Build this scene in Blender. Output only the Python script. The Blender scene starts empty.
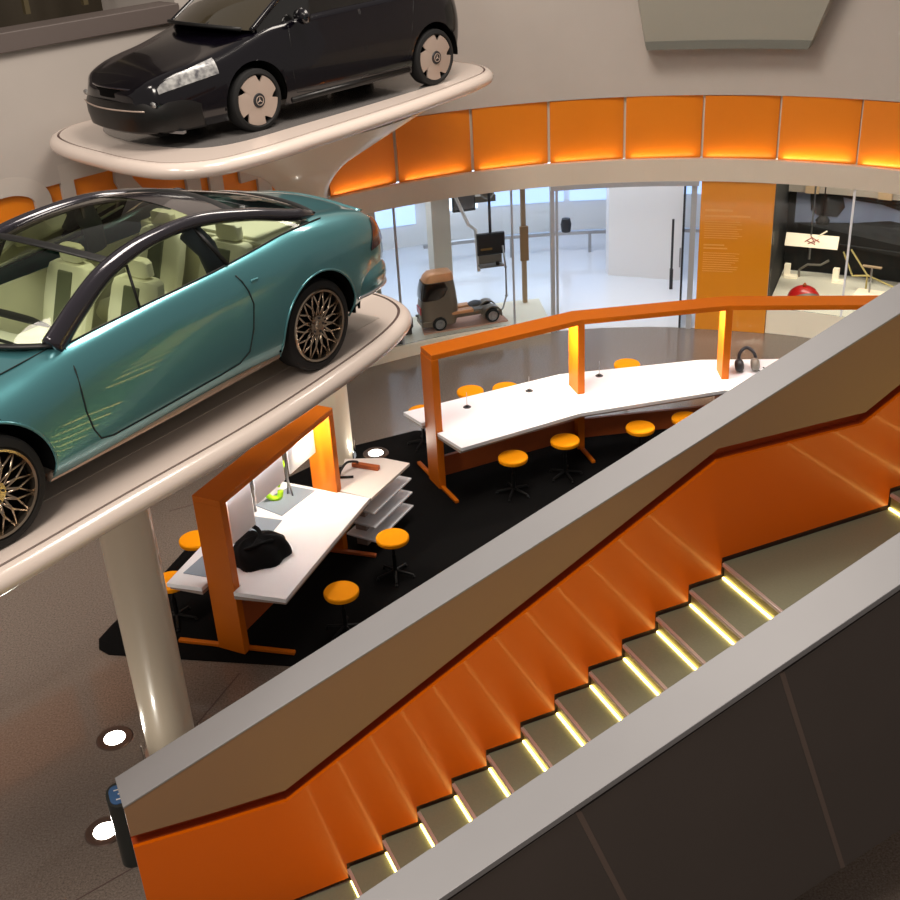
import bpy, bmesh, math, random
from math import sin, cos, pi, radians as R, sqrt, atan2
from mathutils import Vector, Matrix
random.seed(4)
SC = bpy.context.scene
COL = SC.collection
V = Vector

# ------------------------------------------------------------------ materials
def lin(c):
    o = []
    for v in c[:3]:
        v = v / 255.0
        o.append(v / 12.92 if v <= 0.04045 else ((v + 0.055) / 1.055) ** 2.4)
    return tuple(o) + (1.0,)

MATS = {}
def mat(name, col, rough=0.5, metal=0.0, coat=0.0, spec=0.5, noise=None, bump=None, emit=None):
    """noise=(scale, second colour, amount)  bump=(scale, strength)"""
    m = bpy.data.materials.new(name); m.use_nodes = True
    nt = m.node_tree; b = nt.nodes['Principled BSDF']
    b.inputs['Base Color'].default_value = lin(col)
    b.inputs['Roughness'].default_value = rough
    b.inputs['Metallic'].default_value = metal
    b.inputs['Coat Weight'].default_value = coat
    b.inputs['Coat Roughness'].default_value = 0.04
    b.inputs['Specular IOR Level'].default_value = spec
    tc = nt.nodes.new('ShaderNodeTexCoord')
    if noise:
        n = nt.nodes.new('ShaderNodeTexNoise'); n.inputs['Scale'].default_value = noise[0]
        n.inputs['Detail'].default_value = 5
        nt.links.new(tc.outputs['Object'], n.inputs['Vector'])
        r = nt.nodes.new('ShaderNodeValToRGB')
        r.color_ramp.elements[0].position = 0.5 - 0.5 * noise[2]; r.color_ramp.elements[1].position = 0.5 + 0.5 * noise[2]
        r.color_ramp.elements[0].color = lin(noise[1]); r.color_ramp.elements[1].color = lin(col)
        nt.links.new(n.outputs['Fac'], r.inputs['Fac']); nt.links.new(r.outputs['Color'], b.inputs['Base Color'])
    if bump:
        n2 = nt.nodes.new('ShaderNodeTexNoise'); n2.inputs['Scale'].default_value = bump[0]
        nt.links.new(tc.outputs['Object'], n2.inputs['Vector'])
        bp = nt.nodes.new('ShaderNodeBump'); bp.inputs['Strength'].default_value = bump[1]; bp.inputs['Distance'].default_value = 0.01
        nt.links.new(n2.outputs['Fac'], bp.inputs['Height']); nt.links.new(bp.outputs['Normal'], b.inputs['Normal'])
    if emit:
        b.inputs['Emission Color'].default_value = lin(emit[0]); b.inputs['Emission Strength'].default_value = emit[1]
    MATS[name] = m
    return m

def glass(name, tint=(255, 255, 255), ior=1.45, dens=0.0):
    m = bpy.data.materials.new(name); m.use_nodes = True
    nt = m.node_tree; nt.nodes.clear()
    out = nt.nodes.new('ShaderNodeOutputMaterial'); mix = nt.nodes.new('ShaderNodeMixShader')
    tr = nt.nodes.new('ShaderNodeBsdfTransparent'); gl = nt.nodes.new('ShaderNodeBsdfGlossy')
    fr = nt.nodes.new('ShaderNodeFresnel'); fr.inputs['IOR'].default_value = ior
    tr.inputs['Color'].default_value = lin(tint); gl.inputs['Roughness'].default_value = 0.02
    nt.links.new(fr.outputs[0], mix.inputs[0]); nt.links.new(tr.outputs[0], mix.inputs[1]); nt.links.new(gl.outputs[0], mix.inputs[2])
    nt.links.new(mix.outputs[0], out.inputs[0])
    return m

M_wall = mat('painted_wall', (186, 178, 171), 0.85, noise=(2.0, (181, 173, 166), 0.8))
M_fascia = mat('fascia_paint', (215, 203, 186), 0.6)
M_orange_panel = mat('orange_back_painted_glass', (228, 132, 20), 0.35, noise=(0.8, (220, 122, 16), 0.9))
M_letter = mat('letter_paint', (190, 182, 174), 0.85)
M_info = mat('orange_info_glass', (222, 140, 20), 0.3, coat=0.3)
M_infotext = mat('printed_text', (232, 165, 80), 0.5)
M_white = mat('white_lacquer', (238, 238, 240), 0.35)
M_white2 = mat('white_paint', (236, 238, 240), 0.6)
M_table = mat('white_laminate', (236, 237, 242), 0.4)
M_edge = mat('table_edge_grey', (150, 135, 128), 0.5)
M_orange = mat('orange_lacquer', (212, 110, 8), 0.45, spec=0.25, noise=(3, (203, 103, 12), 0.8))
M_orange_dark = mat('orange_veneer', (186, 92, 40), 0.5, noise=(6, (170, 84, 38), 0.7))
M_seat = mat('orange_seat_fabric', (252, 158, 2), 0.8, spec=0.15, bump=(120, 0.2))
M_black = mat('black_metal', (7, 7, 8), 0.5, spec=0.3)
M_carpet = mat('black_carpet', (9, 9, 10), 0.95, spec=0.1, bump=(300, 0.5), noise=(160, (20, 19, 19), 0.6))
M_carpet_edge = mat('carpet_binding', (120, 52, 20), 0.7)
M_mdark = mat('dark_grey_plastic', (38, 38, 42), 0.4)
M_steel = mat('brushed_steel', (170, 170, 172), 0.28, metal=1.0)
M_chrome = mat('chrome', (225, 225, 228), 0.08, metal=1.0)
M_platform = mat('cream_gloss_shell', (222, 207, 197), 0.25, coat=0.5)
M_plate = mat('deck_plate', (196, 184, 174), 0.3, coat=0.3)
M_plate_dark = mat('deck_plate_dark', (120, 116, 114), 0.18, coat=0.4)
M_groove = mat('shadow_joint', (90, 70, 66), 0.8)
M_column = mat('column_lacquer', (226, 212, 190), 0.3, coat=0.4)
M_cap = mat('parapet_cap_metal', (148, 147, 149), 0.5, metal=0.2, noise=(3, (144, 143, 145), 0.8))
M_beige = mat('parapet_inner_panel', (150, 118, 90), 0.5, noise=(2, (154, 118, 88), 0.7))
M_stair_orange = mat('stair_orange_gloss', (232, 108, 0), 0.32, coat=0.12, spec=0.3, noise=(1.2, (230, 104, 2), 0.8))
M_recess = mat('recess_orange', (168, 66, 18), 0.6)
M_tread = mat('tread_dark_metal', (136, 138, 116), 0.42, metal=0.1, spec=0.35, noise=(60, (126, 128, 106), 0.7))
M_riser = mat('riser_satin_metal', (150, 140, 100), 0.35, metal=0.4)
M_nosing = mat('nosing_pinkish_metal', (214, 200, 192), 0.35, metal=0.5)
M_led = mat('led_strip', (255, 236, 150), 0.5, emit=((255, 226, 130), 9.0))
M_clad = mat('dark_bronze_cladding', (104, 96, 92), 0.42, metal=0.45, noise=(1.1, (94, 87, 83), 0.9))
M_seam = mat('cladding_seam', (128, 112, 104), 0.4, metal=0.4)
M_glass = glass('clear_glass', (252, 254, 254), 1.22)
M_doorglass = glass('door_glass', (215, 225, 228))
M_window = glass('car_glass', (236, 244, 232), 1.35)
M_roofglass = glass('car_roof_glass', (208, 214, 188), 1.7)
M_cream = mat('cream_leather', (236, 234, 212), 0.6)
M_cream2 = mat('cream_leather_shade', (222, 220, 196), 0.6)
M_olive = mat('olive_trim', (92, 96, 74), 0.6)
M_navy = mat('navy_trim', (44, 58, 78), 0.6)
M_teal = mat('teal_metallic_paint', (88, 152, 160), 0.30, metal=0.72, coat=1.0, noise=(500, (82, 146, 154), 0.8))
M_rail = mat('dark_violet_rail', (38, 34, 44), 0.2, metal=0.4, coat=1.0)
M_gasket = mat('black_gasket', (8, 8, 9), 0.5)
M_tyre = mat('tyre_rubber', (12, 12, 13), 0.75)
M_rim = mat('alloy_rim', (176, 160, 142), 0.2, metal=0.95)
M_rim_black = mat('beige_wheel_disc', (186, 168, 156), 0.45, metal=0.3)
M_well = mat('wheel_well_liner', (6, 6, 6), 0.9, spec=0.1)
M_seamline = mat('panel_gap', (16, 34, 34), 0.7)
M_tail = mat('tail_lamp_red', (62, 14, 14), 0.25, coat=0.4)
M_violet = mat('black_violet_paint', (9, 7, 14), 0.16, spec=0.3, coat=0.6)
M_blackglass = mat('dark_car_glass', (14, 14, 14), 0.05, coat=1.0)
M_bumper = mat('black_bumper', (16, 14, 13), 0.35, spec=0.4)
M_lampglass = mat('headlamp_glass', (196, 196, 194), 0.25, metal=0.3, coat=0.6, noise=(16, (96, 96, 100), 0.35))
M_jacket = mat('black_cloth', (10, 10, 12), 0.9, spec=0.2, bump=(14, 0.6))
M_lime = mat('lime_plastic', (176, 232, 30), 0.35)
M_mat = mat('blue_grey_mat', (138, 150, 164), 0.7)
M_truck = mat('bronze_grey_metallic', (128, 116, 102), 0.35, metal=0.5)
M_truck_top = mat('orange_lit_metal', (222, 160, 112), 0.35, metal=0.3)  # orange light on the cab roof is put into this colour
M_wood = mat('pale_pink_board', (196, 150, 128), 0.6)
M_blackmatte = mat('black_backdrop', (14, 14, 15), 0.7)
M_bluegrey = mat('blue_grey_print', (112, 122, 148), 0.6)
M_greywall = mat('grey_showcase_panel', (150, 140, 130), 0.7)
M_greywall2 = mat('tan_showcase_strip', (168, 142, 112), 0.7)
M_cream_base = mat('cream_plinth', (240, 234, 216), 0.6)
M_red = mat('red_lacquer', (196, 26, 24), 0.3, coat=0.5)
M_greyobj = mat('grey_casting', (128, 122, 112), 0.5, metal=0.3)
M_pale = mat('pale_paper_glow', (246, 232, 206), 0.7, emit=((255, 236, 200), 0.35))  # slight emission puts showcase light into the board, pointer, blocks and tray
M_sketch = mat('red_brown_sketch', (170, 90, 76), 0.7)
M_bluewin = mat('lit_window_blue', (180, 205, 240), 0.5, emit=((175, 205, 250), 1.0))
M_whitewin = mat('lit_window_white', (225, 236, 250), 0.5, emit=((215, 232, 255), 1.6))
M_backfloor = mat('white_resin_floor', (222, 226, 234), 0.25, coat=0.3)
M_lampw = mat('lamp_diffuser', (255, 250, 240), 0.5, emit=((255, 248, 235), 14.0))
M_bronze_ring = mat('bronze_ring', (110, 92, 84), 0.35, metal=0.8)
M_podgrey = mat('pod_grey', (150, 146, 134), 0.35, coat=0.3)
M_podedge = mat('pod_edge', (112, 112, 104), 0.4)
M_jamb = mat('jamb_paint', (176, 180, 186), 0.35, metal=0.3)
M_barwhite = mat('white_bar', (236, 238, 245), 0.3)
M_ledge = mat('ledge_grey', (98, 88, 84), 0.5)
M_darkroom = mat('dark_gallery_wall', (52, 44, 30), 0.6)
M_stele = mat('stele_dark', (34, 40, 38), 0.35, coat=0.4)
M_stelelabel = mat('stele_screen', (70, 110, 160), 0.2)

# floor: warm terrazzo, polished
M_floor = mat('terrazzo_floor', (150, 134, 122), 0.32)
nt = M_floor.node_tree; b = nt.nodes['Principled BSDF']
tc = nt.nodes.new('ShaderNodeTexCoord')
n1 = nt.nodes.new('ShaderNodeTexNoise'); n1.inputs['Scale'].default_value = 55; n1.inputs['Detail'].default_value = 8; n1.inputs['Roughness'].default_value = 0.8
n2 = nt.nodes.new('ShaderNodeTexNoise'); n2.inputs['Scale'].default_value = 0.5
for n in (n1, n2): nt.links.new(tc.outputs['Object'], n.inputs['Vector'])
r1 = nt.nodes.new('ShaderNodeValToRGB')
r1.color_ramp.elements[0].position = 0.36; r1.color_ramp.elements[0].color = lin((90, 79, 72))
r1.color_ramp.elements[1].position = 0.64; r1.color_ramp.elements[1].color = lin((146, 133, 123))
mx = nt.nodes.new('ShaderNodeMixRGB'); mx.blend_type = 'MULTIPLY'; mx.inputs[0].default_value = 0.25
nt.links.new(n1.outputs['Fac'], r1.inputs['Fac']); nt.links.new(r1.outputs['Color'], mx.inputs[1]); nt.links.new(n2.outputs['Color'], mx.inputs[2])
nt.links.new(r1.outputs['Color'], b.inputs['Base Color'])
b.inputs['Roughness'].default_value = 0.2; b.inputs['Coat Weight'].default_value = 0.6; b.inputs['Coat Roughness'].default_value = 0.06

# ------------------------------------------------------------------ mesh builder
class MB:
    def __init__(s): s.v = []; s.f = []
    def add(s, vs, fs):
        k = len(s.v); s.v += [V(p) for p in vs]; s.f += [tuple(i + k for i in f) for f in fs]; return s
    def box(s, c, d, rz=0.0, M=None):
        m = M if M else Matrix.Translation(V(c)) @ Matrix.Rotation(rz, 4, 'Z')
        hx, hy, hz = d[0] / 2, d[1] / 2, d[2] / 2
        vs = [m @ V((x, y, z)) for z in (-hz, hz) for x, y in ((-hx, -hy), (hx, -hy), (hx, hy), (-hx, hy))]
        return s.add(vs, [(3, 2, 1, 0), (4, 5, 6, 7), (0, 1, 5, 4), (1, 2, 6, 5), (2, 3, 7, 6), (3, 0, 4, 7)])
    def prism(s, poly, z0, z1):
        n = len(poly)
        a = sum(poly[i][0] * poly[(i + 1) % n][1] - poly[(i + 1) % n][0] * poly[i][1] for i in range(n))
        if a < 0: poly = poly[::-1]
        vs = [(p[0], p[1], z0) for p in poly] + [(p[0], p[1], z1) for p in poly]
        fs = [tuple(range(n))[::-1], tuple(range(n, 2 * n))] + [(i, (i + 1) % n, n + (i + 1) % n, n + i) for i in range(n)]
        return s.add(vs, fs)
    def hexa(s, a, b):      # two quads (lists of 4 points) joined into a solid
        return s.add(list(a) + list(b), [(3, 2, 1, 0), (4, 5, 6, 7), (0, 1, 5, 4), (1, 2, 6, 5), (2, 3, 7, 6), (3, 0, 4, 7)])
    def rings(s, rings, cap0=True, cap1=True, closed=True):
        n = len(rings[0]); k = len(rings)
        vs = [p for r in rings for p in r]; fs = []
        for j in range(k - 1):
            for i in range(n if closed else n - 1):
                i2 = (i + 1) % n
                fs.append((j * n + i, j * n + i2, (j + 1) * n + i2, (j + 1) * n + i))
        if cap0: fs.append(tuple(range(n))[::-1])
        if cap1: fs.append(tuple(range((k - 1) * n, k * n)))
        return s.add(vs, fs)
    def tube(s, path, r, n=8, rr=None):
        path = [V(p) for p in path]; rs = []
        up = None
        for i, p in enumerate(path):
            t = (path[min(i + 1, len(path) - 1)] - path[max(i - 1, 0)]).normalized()
            if up is None:
                up = V((0, 0, 1)) if abs(t.z) < 0.95 else V((1, 0, 0))
            a = t.cross(up).normalized(); bb = a.cross(t).normalized(); up = bb
            ra = r[i] if isinstance(r, (list, tuple)) else r
            rb = ra if rr is None else (rr[i] if isinstance(rr, (list, tuple)) else rr)
            rs.append([p + a * (ra * cos(2 * pi * k / n)) + bb * (rb * sin(2 * pi * k / n)) for k in range(n)])
        return s.rings(rs)
    def lathe(s, prof, n=32, M=None, cap0=False, cap1=False):
        M = M or Matrix.Identity(4)
        rs = [[M @ V((r * cos(2 * pi * k / n), r * sin(2 * pi * k / n), z)) for k in range(n)] for r, z in prof]
        return s.rings(rs, cap0, cap1)
    def cyl(s, p, r, h, n=24, r2=None):
        return s.lathe([(r, 0), (r if r2 is None else r2, h)], n, Matrix.Translation(V(p)), True, True)
    def grid(s, fn, nu, nv, keep=None):
        vs = [fn(i / nu, j / nv) for i in range(nu + 1) for j in range(nv + 1)]
        fs = []
        for i in range(nu):
            for j in range(nv):
                if keep and not keep(i, j): continue
                a = i * (nv + 1) + j
                fs.append((a, a + 1, a + nv + 2, a + nv + 1))
        return s.add(vs, fs)
    def build(s, name, m, parent=None, smooth=False, bevel=0.0, world=True, solid=0.0, seg=2, fix=True, sub=0):
        me = bpy.data.meshes.new(name)
        off = V((0, 0, 0))
        if parent is not None and world: off = parent.location.copy()
        me.from_pydata([tuple(p - off) for p in s.v], [], s.f); me.validate()
        if fix:
            bm = bmesh.new(); bm.from_mesh(me); bmesh.ops.remove_doubles(bm, verts=bm.verts, dist=1e-5)
            loose = [v for v in bm.verts if not v.link_faces]
            bmesh.ops.delete(bm, geom=loose, context='VERTS')
            bmesh.ops.recalc_face_normals(bm, faces=bm.faces); bm.to_mesh(me); bm.free()
        me.materials.append(m)
        if smooth:
            me.shade_smooth()
            if smooth == 'auto':
                try: me.set_sharp_from_angle(angle=R(35))
                except Exception: pass
        o = bpy.data.objects.new(name, me); COL.objects.link(o)
        if solid:
            md = o.modifiers.new('s', 'SOLIDIFY'); md.thickness = solid; md.offset = 0
        if bevel:
            md = o.modifiers.new('b', 'BEVEL'); md.width = bevel; md.segments = seg; md.limit_method = 'ANGLE'; md.angle_limit = R(40)
        if sub:
            md = o.modifiers.new('u', 'SUBSURF'); md.levels = sub; md.render_levels = sub
        if parent is not None: o.parent = parent
        return o

def tag(o, label=None, cat=None, group=None, kind=None):
    if label: o['label'] = label
    if cat: o['category'] = cat
    if group: o['group'] = group
    if kind: o['kind'] = kind
    return o
def thing(name, loc, label, cat, group=None, rz=0.0):
    o = bpy.data.objects.new(name, None); COL.objects.link(o); o.empty_display_size = 0.1
    o.location = loc; o.rotation_euler = (0, 0, rz)
    return tag(o, label, cat, group)
def struct(o, label, cat='room'):
    return tag(o, label, cat, kind='structure')
def copy_tree(o, parent=None):
    c = o.copy(); COL.objects.link(c); c.parent = parent
    for ch in list(o.children): copy_tree(ch, c)
    return c
def lerp(a, b, t): return a + (b - a) * t
def curve(tab, x):           # smooth interpolation of [(x, value)...]
    if x <= tab[0][0]: return tab[0][1]
    if x >= tab[-1][0]: return tab[-1][1]
    for i in range(len(tab) - 1):
        if tab[i][0] <= x <= tab[i + 1][0]:
            x0, y0 = tab[i]; x1, y1 = tab[i + 1]; h = x1 - x0; t = (x - x0) / h
            def sl(k):
                if k <= 0 or k >= len(tab) - 1:
                    k2 = min(max(k, 0), len(tab) - 2) if k > 0 else 0
                    return (tab[k2 + 1][1] - tab[k2][1]) / (tab[k2 + 1][0] - tab[k2][0]) if k <= 0 else (tab[-1][1] - tab[-2][1]) / (tab[-1][0] - tab[-2][0])
                a = (tab[k][1] - tab[k - 1][1]) / (tab[k][0] - tab[k - 1][0]); bq = (tab[k + 1][1] - tab[k][1]) / (tab[k + 1][0] - tab[k][0])
                return 0 if a * bq <= 0 else 2 * a * bq / (a + bq)
            m0, m1 = sl(i), sl(i + 1)
            return (2 * t**3 - 3 * t**2 + 1) * y0 + (t**3 - 2 * t**2 + t) * h * m0 + (-2 * t**3 + 3 * t**2) * y1 + (t**3 - t**2) * h * m1
def catmull(pts, n=6, closed=False):
    pts = [V(p) for p in pts]; m = len(pts); out = []
    rng = range(m) if closed else range(m - 1)
    for i in rng:
        g = (lambda k: pts[k % m]) if closed else (lambda k: pts[min(max(k, 0), m - 1)])
        p0, p1, p2, p3 = g(i - 1), g(i), g(i + 1), g(i + 2)
        for j in range(n):
            t = j / n
            out.append(0.5 * ((2 * p1) + (p2 - p0) * t + (2 * p0 - 5 * p1 + 4 * p2 - p3) * t * t + (3 * p1 - p0 - 3 * p2 + p3) * t**3))
    if not closed: out.append(pts[-1])
    return out

# ------------------------------------------------------------------ camera
P, RO = 0.49367, 0.05966
fw = V((0, cos(P), -sin(P))); r0 = V((1, 0, 0)); u0 = V((0, sin(P), cos(P)))
rt = r0 * cos(RO) - u0 * sin(RO); up = u0 * cos(RO) + r0 * sin(RO)
cam = bpy.data.cameras.new('camera'); co = bpy.data.objects.new('camera', cam); COL.objects.link(co)
mw = Matrix((rt, up, -fw)).transposed().to_4x4(); mw.translation = V((0, 0, 7.168))
co.matrix_world = mw
cam.sensor_width = 36; cam.lens = 36 * 1181.4 / 900; cam.clip_end = 200
SC.camera = co
SC.view_settings.view_transform = 'Standard'; SC.view_settings.look = 'None'; SC.view_settings.gamma = 1
SC.view_settings.use_curve_mapping = False
SC.view_settings.exposure = 0.0

# ------------------------------------------------------------------ the round hall
CX, CY, RW = 2.2206, 10.3654, 6.640
P45 = V((CX - RW * sin(pi / 4), CY + RW * cos(pi / 4), 0))
def wp(a, z, out=0.0):
    """point on the hall wall: a = degrees round the arc (straight beyond -45), out = metres behind its face"""
    if a >= -45:
        r = RW + out; t = R(a)
        return V((CX + r * sin(t), CY + r * cos(t), z))
    L = (-45 - a) * pi / 180 * RW
    return V((P45.x - L * 0.70711 - out * 0.70711, P45.y - L * 0.70711 + out * 0.70711, z))
def arc(a0, a1, z0, z1, o0=0.0, o1=0.1, step=3.0):
    """a solid slab following the wall"""
    mb = MB(); n = max(1, int(math.ceil((a1 - a0) / step)))
    rs = []
    for i in range(n + 1):
        a = lerp(a0, a1, i / n)
        rs.append([wp(a, z0, o0), wp(a, z0, o1), wp(a, z1, o1), wp(a, z1, o0)])
    return mb.rings(rs)
def pol(a, r, z): return V((CX + r * sin(R(a)), CY + r * cos(R(a)), z))
# ------------------------------------------------------------------ room shell
o = MB().box((2, 9, -0.1), (34, 30, 0.2)).build('floor', M_floor); struct(o, 'grey brown polished terrazzo floor of the hall', 'floor')
# joints in the floor
def joint(pts):
    mb = MB(); pts = [V(p) for p in pts]
    for a, b in zip(pts[:-1], pts[1:]):
        d = (b - a).normalized(); n = V((-d.y, d.x, 0)) * 0.006
        mb.hexa([a - n + V((0, 0, -0.004)), b - n + V((0, 0, -0.004)), b + n + V((0, 0, -0.004)), a + n + V((0, 0, -0.004))],
                [a - n + V((0, 0, 0.0015)), b - n + V((0, 0, 0.0015)), b + n + V((0, 0, 0.0015)), a + n + V((0, 0, 0.0015))])
    return mb
jm = MATS['shadow_joint']
o = joint([(-2.15, 9.05, 0), (-2.45, 8.35, 0)]) \
    .add(*(lambda m: (m.v, m.f))(joint([(-4.4, 5.4, 0), (-2.3, 7.0, 0)]))).add(*(lambda m: (m.v, m.f))(joint([(-3.4, 12.2, 0), (-1.9, 12.9, 0)]))).build('trim_1', jm)
struct(o, 'fine dark joints in the terrazzo floor', 'floor joint')

# upper wall, curved part and straight part
o = arc(-45, 75, 3.515, 9.0, 0, 0.3).build('wall_back', M_wall, smooth='auto'); struct(o, 'plain grey curved upper wall above the orange panels', 'wall')
mb = arc(-110, -45, 3.72, 5.2, 0, 0.3)
o = mb.build('wall_left', M_wall); struct(o, 'pale straight wall above the big letters on the left', 'wall')
o = arc(-50, -45, 5.2, 9.0, 0, 1.75).build('wall_corner', M_wall); struct(o, 'pale wall between dark upper opening and curved wall', 'wall')
o = arc(-110, -50, 5.2, 5.40, -0.08, 0.32).build('trim_2', M_ledge, bevel=0.01); struct(o, 'grey ledge below the dark upper opening', 'ledge')
mb = arc(-110, -48, 5.2, 9.0, 1.6, 1.75); 
o = mb.build('wall_gallery', M_darkroom); struct(o, 'dark olive rear wall of the upper gallery opening', 'wall')
mb = MB()
for a in (-75, -68.3, -61.5, -55): 
    p = wp(a, 6.3, 1.0); mb.box(p, (0.06, 0.06, 1.8), R(45))
o = mb.build('trim_3', mat('gallery_post', (84, 74, 50), 0.5)); struct(o, 'slim posts in the dark upper opening', 'post')
# lower left wall behind the letters
o = arc(-110, -33.5, 0.0, 2.62, 0.05, 0.3).build('wall_lower', M_wall); struct(o, 'pale lower wall under the big letters', 'wall')
# fascia
o = arc(-33.5, 75, 2.31, 2.63, -0.06, 0.02, 4.7).build('trim_4', M_fascia); struct(o, 'cream fascia board running below the orange panels', 'fascia')
o = arc(-110, -33.5, 2.45, 2.63, -0.03, 0.05).build('trim_5', M_fascia); struct(o, 'cream moulding below the letter wall', 'fascia')
o = arc(-33.5, 75, 2.63, 3.52, 0.085, 0.28).build('trim_6', M_fascia); struct(o, 'cream backing of the panel band', 'backing')
o = arc(-110, -33.5, 2.62, 3.72, 0.055, 0.1).build('trim_7', M_orange_panel); struct(o, 'orange background field of the big pale letters', 'letter field')

# orange panels
GP = 'orange panels of the band'
edges = [-33.3, -24.1, -14.3, -4.6, 4.75, 14.2, 23.2, 32.5, 41.8, 51.1, 60.4]
plabs = ['orange wall panel just right of the pale column cup, partly hidden by the black car platform',
         'second orange wall panel right of the column cup, above the glass with the model truck',
         'orange wall panel above the dark monitor in the left showcase',
         'orange wall panel above the left half of the glass door opening',
         'orange wall panel above the right half of the glass door opening',
         'orange wall panel directly above the tall orange text panel',
         'orange wall panel above the lit sketch board in the right showcase',
         'orange wall panel cut by the right edge of the photo',
         'orange wall panel outside the right edge of the photo, first', 'orange wall panel outside the right edge of the photo, second']
for i in range(8):
    a0, a1 = edges[i] + 0.14, edges[i + 1] - 0.14
    dz = 0.012 * (i % 2)
    q = [wp(a0, 2.62, 0.02), wp(a1, 2.62, 0.06), wp(a1, 3.515 - dz, 0.06), wp(a0, 3.515 - dz, 0.02)]
    q2 = [wp(a0, 2.62, 0.04), wp(a1, 2.62, 0.08), wp(a1, 3.515 - dz, 0.08), wp(a0, 3.515 - dz, 0.04)]
    ob = MB().hexa(q, q2).build('wall_panel', M_orange_panel, bevel=0.002)
    tag(ob, plabs[i], 'wall panel', GP)
    # joint strip between panels
    e = edges[i + 1]
    # cove lamp hidden behind the fascia lip
    m = (a0 + a1) / 2
    L = bpy.data.lights.new('cove', 'AREA'); L.shape = 'RECTANGLE'; L.size = 0.90; L.size_y = 0.03
    L.energy = 1.6 if i < 6 else 3.0; L.color = (1.0, 0.66, 0.25)
    lo = bpy.data.objects.new('cove_light', L); COL.objects.link(lo)
    lo.location = wp(m, 2.645, -0.045); lo.rotation_euler = (pi, 0, 0)
    # aim up, slightly to the wall
    d = (wp(m, 3.3, 0.02) - lo.location).normalized()
    lo.rotation_euler = d.to_track_quat('-Z', 'X').to_euler()
    zax = -d; tang = (wp(m + 2, 0, 0) - wp(m - 2, 0, 0)).normalized()
    lo.matrix_world = Matrix((tang, zax.cross(tang), zax)).transposed().to_4x4(); lo.matrix_world.translation = lo.location
    mm = Matrix((tang, zax.cross(tang).normalized(), zax)).transposed().to_4x4(); mm.translation = wp(m, 2.645, -0.045)
    lo.matrix_world = mm

# big pale letters
def ribbon(path, w):
    """2-D ribbon quads as list of (left, right) pairs"""
    pts = [V((p[0], p[1])) for p in path]; prs = []
    for i, p in enumerate(pts):
        if i == 0: t = (pts[1] - p).normalized(); n = V((-t.y, t.x)); prs.append((p + n * w / 2, p - n * w / 2)); continue
        if i == len(pts) - 1: t = (p - pts[-2]).normalized(); n = V((-t.y, t.x)); prs.append((p + n * w / 2, p - n * w / 2)); continue
        t1 = (p - pts[i - 1]).normalized(); t2 = (pts[i + 1] - p).normalized()
        n1_ = V((-t1.y, t1.x)); n2_ = V((-t2.y, t2.x)); n = (n1_ + n2_).normalized(); k = w / 2 / max(0.5, n.dot(n1_))
        prs.append((p + n * k, p - n * k))
    return prs
def letter(strokes, a0, wdeg, char, lab):
    z0, z1 = 2.30, 3.92
    mb = MB(); wm = wdeg * pi / 180 * RW
    for si, (path, w) in enumerate(strokes):
        fo = -0.0015 - 0.002 * si; bo = 0.05 - 0.004 * si
        dense = []
        for q0, q1 in zip(path[:-1], path[1:]):
            n = max(1, int(abs(q1[0] - q0[0]) * wm / 0.12))
            dense += [(lerp(q0[0], q1[0], k / n) * wm, lerp(q0[1], q1[1], k / n) * (z1 - z0)) for k in range(n)]
        dense.append((path[-1][0] * wm, path[-1][1] * (z1 - z0)))
        for (l0, r0_), (l1, r1_) in zip(ribbon(dense, w)[:-1], ribbon(dense, w)[1:]):
            f = lambda p, o_: wp(a0 + p.x / (pi / 180 * RW), z0 + p.y, o_)
            mb.hexa([f(l0, bo), f(r0_, bo), f(r1_, bo), f(l1, bo)], [f(l0, fo), f(r0_, fo), f(r1_, fo), f(l1, fo)])
    ob = mb.build('wall_letter', M_letter); tag(ob, lab, 'wall letter', 'big pale letters on the left wall'); return ob
W_ = 0.2
def arcp(cx, cy, rx, ry, t0, t1, n=14): return [(cx + rx * cos(R(lerp(t0, t1, i / n))), cy + ry * sin(R(lerp(t0, t1, i / n)))) for i in range(n + 1)]
Dp = [([(0.1, 0), (0.1, 1)], W_), ([(0.0, 0.94), (0.55, 0.94)] + arcp(0.55, 0.79, 0.38, 0.15, 90, 0)[1:] + arcp(0.55, 0.21, 0.38, 0.15, 0, -90) + [(0.0, 0.06)], W_)]
Ep = [([(0.08, 0), (0.08, 1)], W_ * 0.8), ([(0, 0.94), (1, 0.94)], W_), ([(0, 0.5), (0.9, 0.5)], W_), ([(0, 0.06), (1, 0.06)], W_)]
Sp = [([(0.98, 0.94), (0.4, 0.94)] + arcp(0.36, 0.79, 0.24, 0.15, 90, 180)[1:] + [(0.16, 0.74), (0.3, 0.64), (0.62, 0.48), (0.82, 0.36), (0.86, 0.27)] + arcp(0.62, 0.21, 0.24, 0.15, 0, -90)[1:] + [(0.02, 0.06)], W_ * 1.1)]
Ip = [([(0.5, 0), (0.5, 1)], W_)]
Gp = [([(0.95, 0.94), (0.5, 0.94)] + arcp(0.5, 0.72, 0.38, 0.22, 90, 180)[1:] + arcp(0.5, 0.28, 0.38, 0.22, 180, 270) + [(0.88, 0.06), (0.88, 0.52)], W_), ([(0.98, 0.56), (0.5, 0.56)], W_ * 0.8)]
Np = [([(0.1, 0), (0.1, 1)], W_), ([(0.12, 0.95), (0.88, 0.05)], W_), ([(0.9, 0), (0.9, 1)], W_)]
letter(Dp, -77.5, 9.8, 'D', 'large pale letter D on the left wall above the teal car')
letter(Ep, -66.0, 6.0, 'E', 'large pale letter E between the D and the S')
letter(Sp, -60.2, 7.2, 'S', 'large pale letter S on the wall under the black car platform')
letter(Ip, -51.9, 1.6, 'I', 'large pale letter I right of the S')
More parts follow.
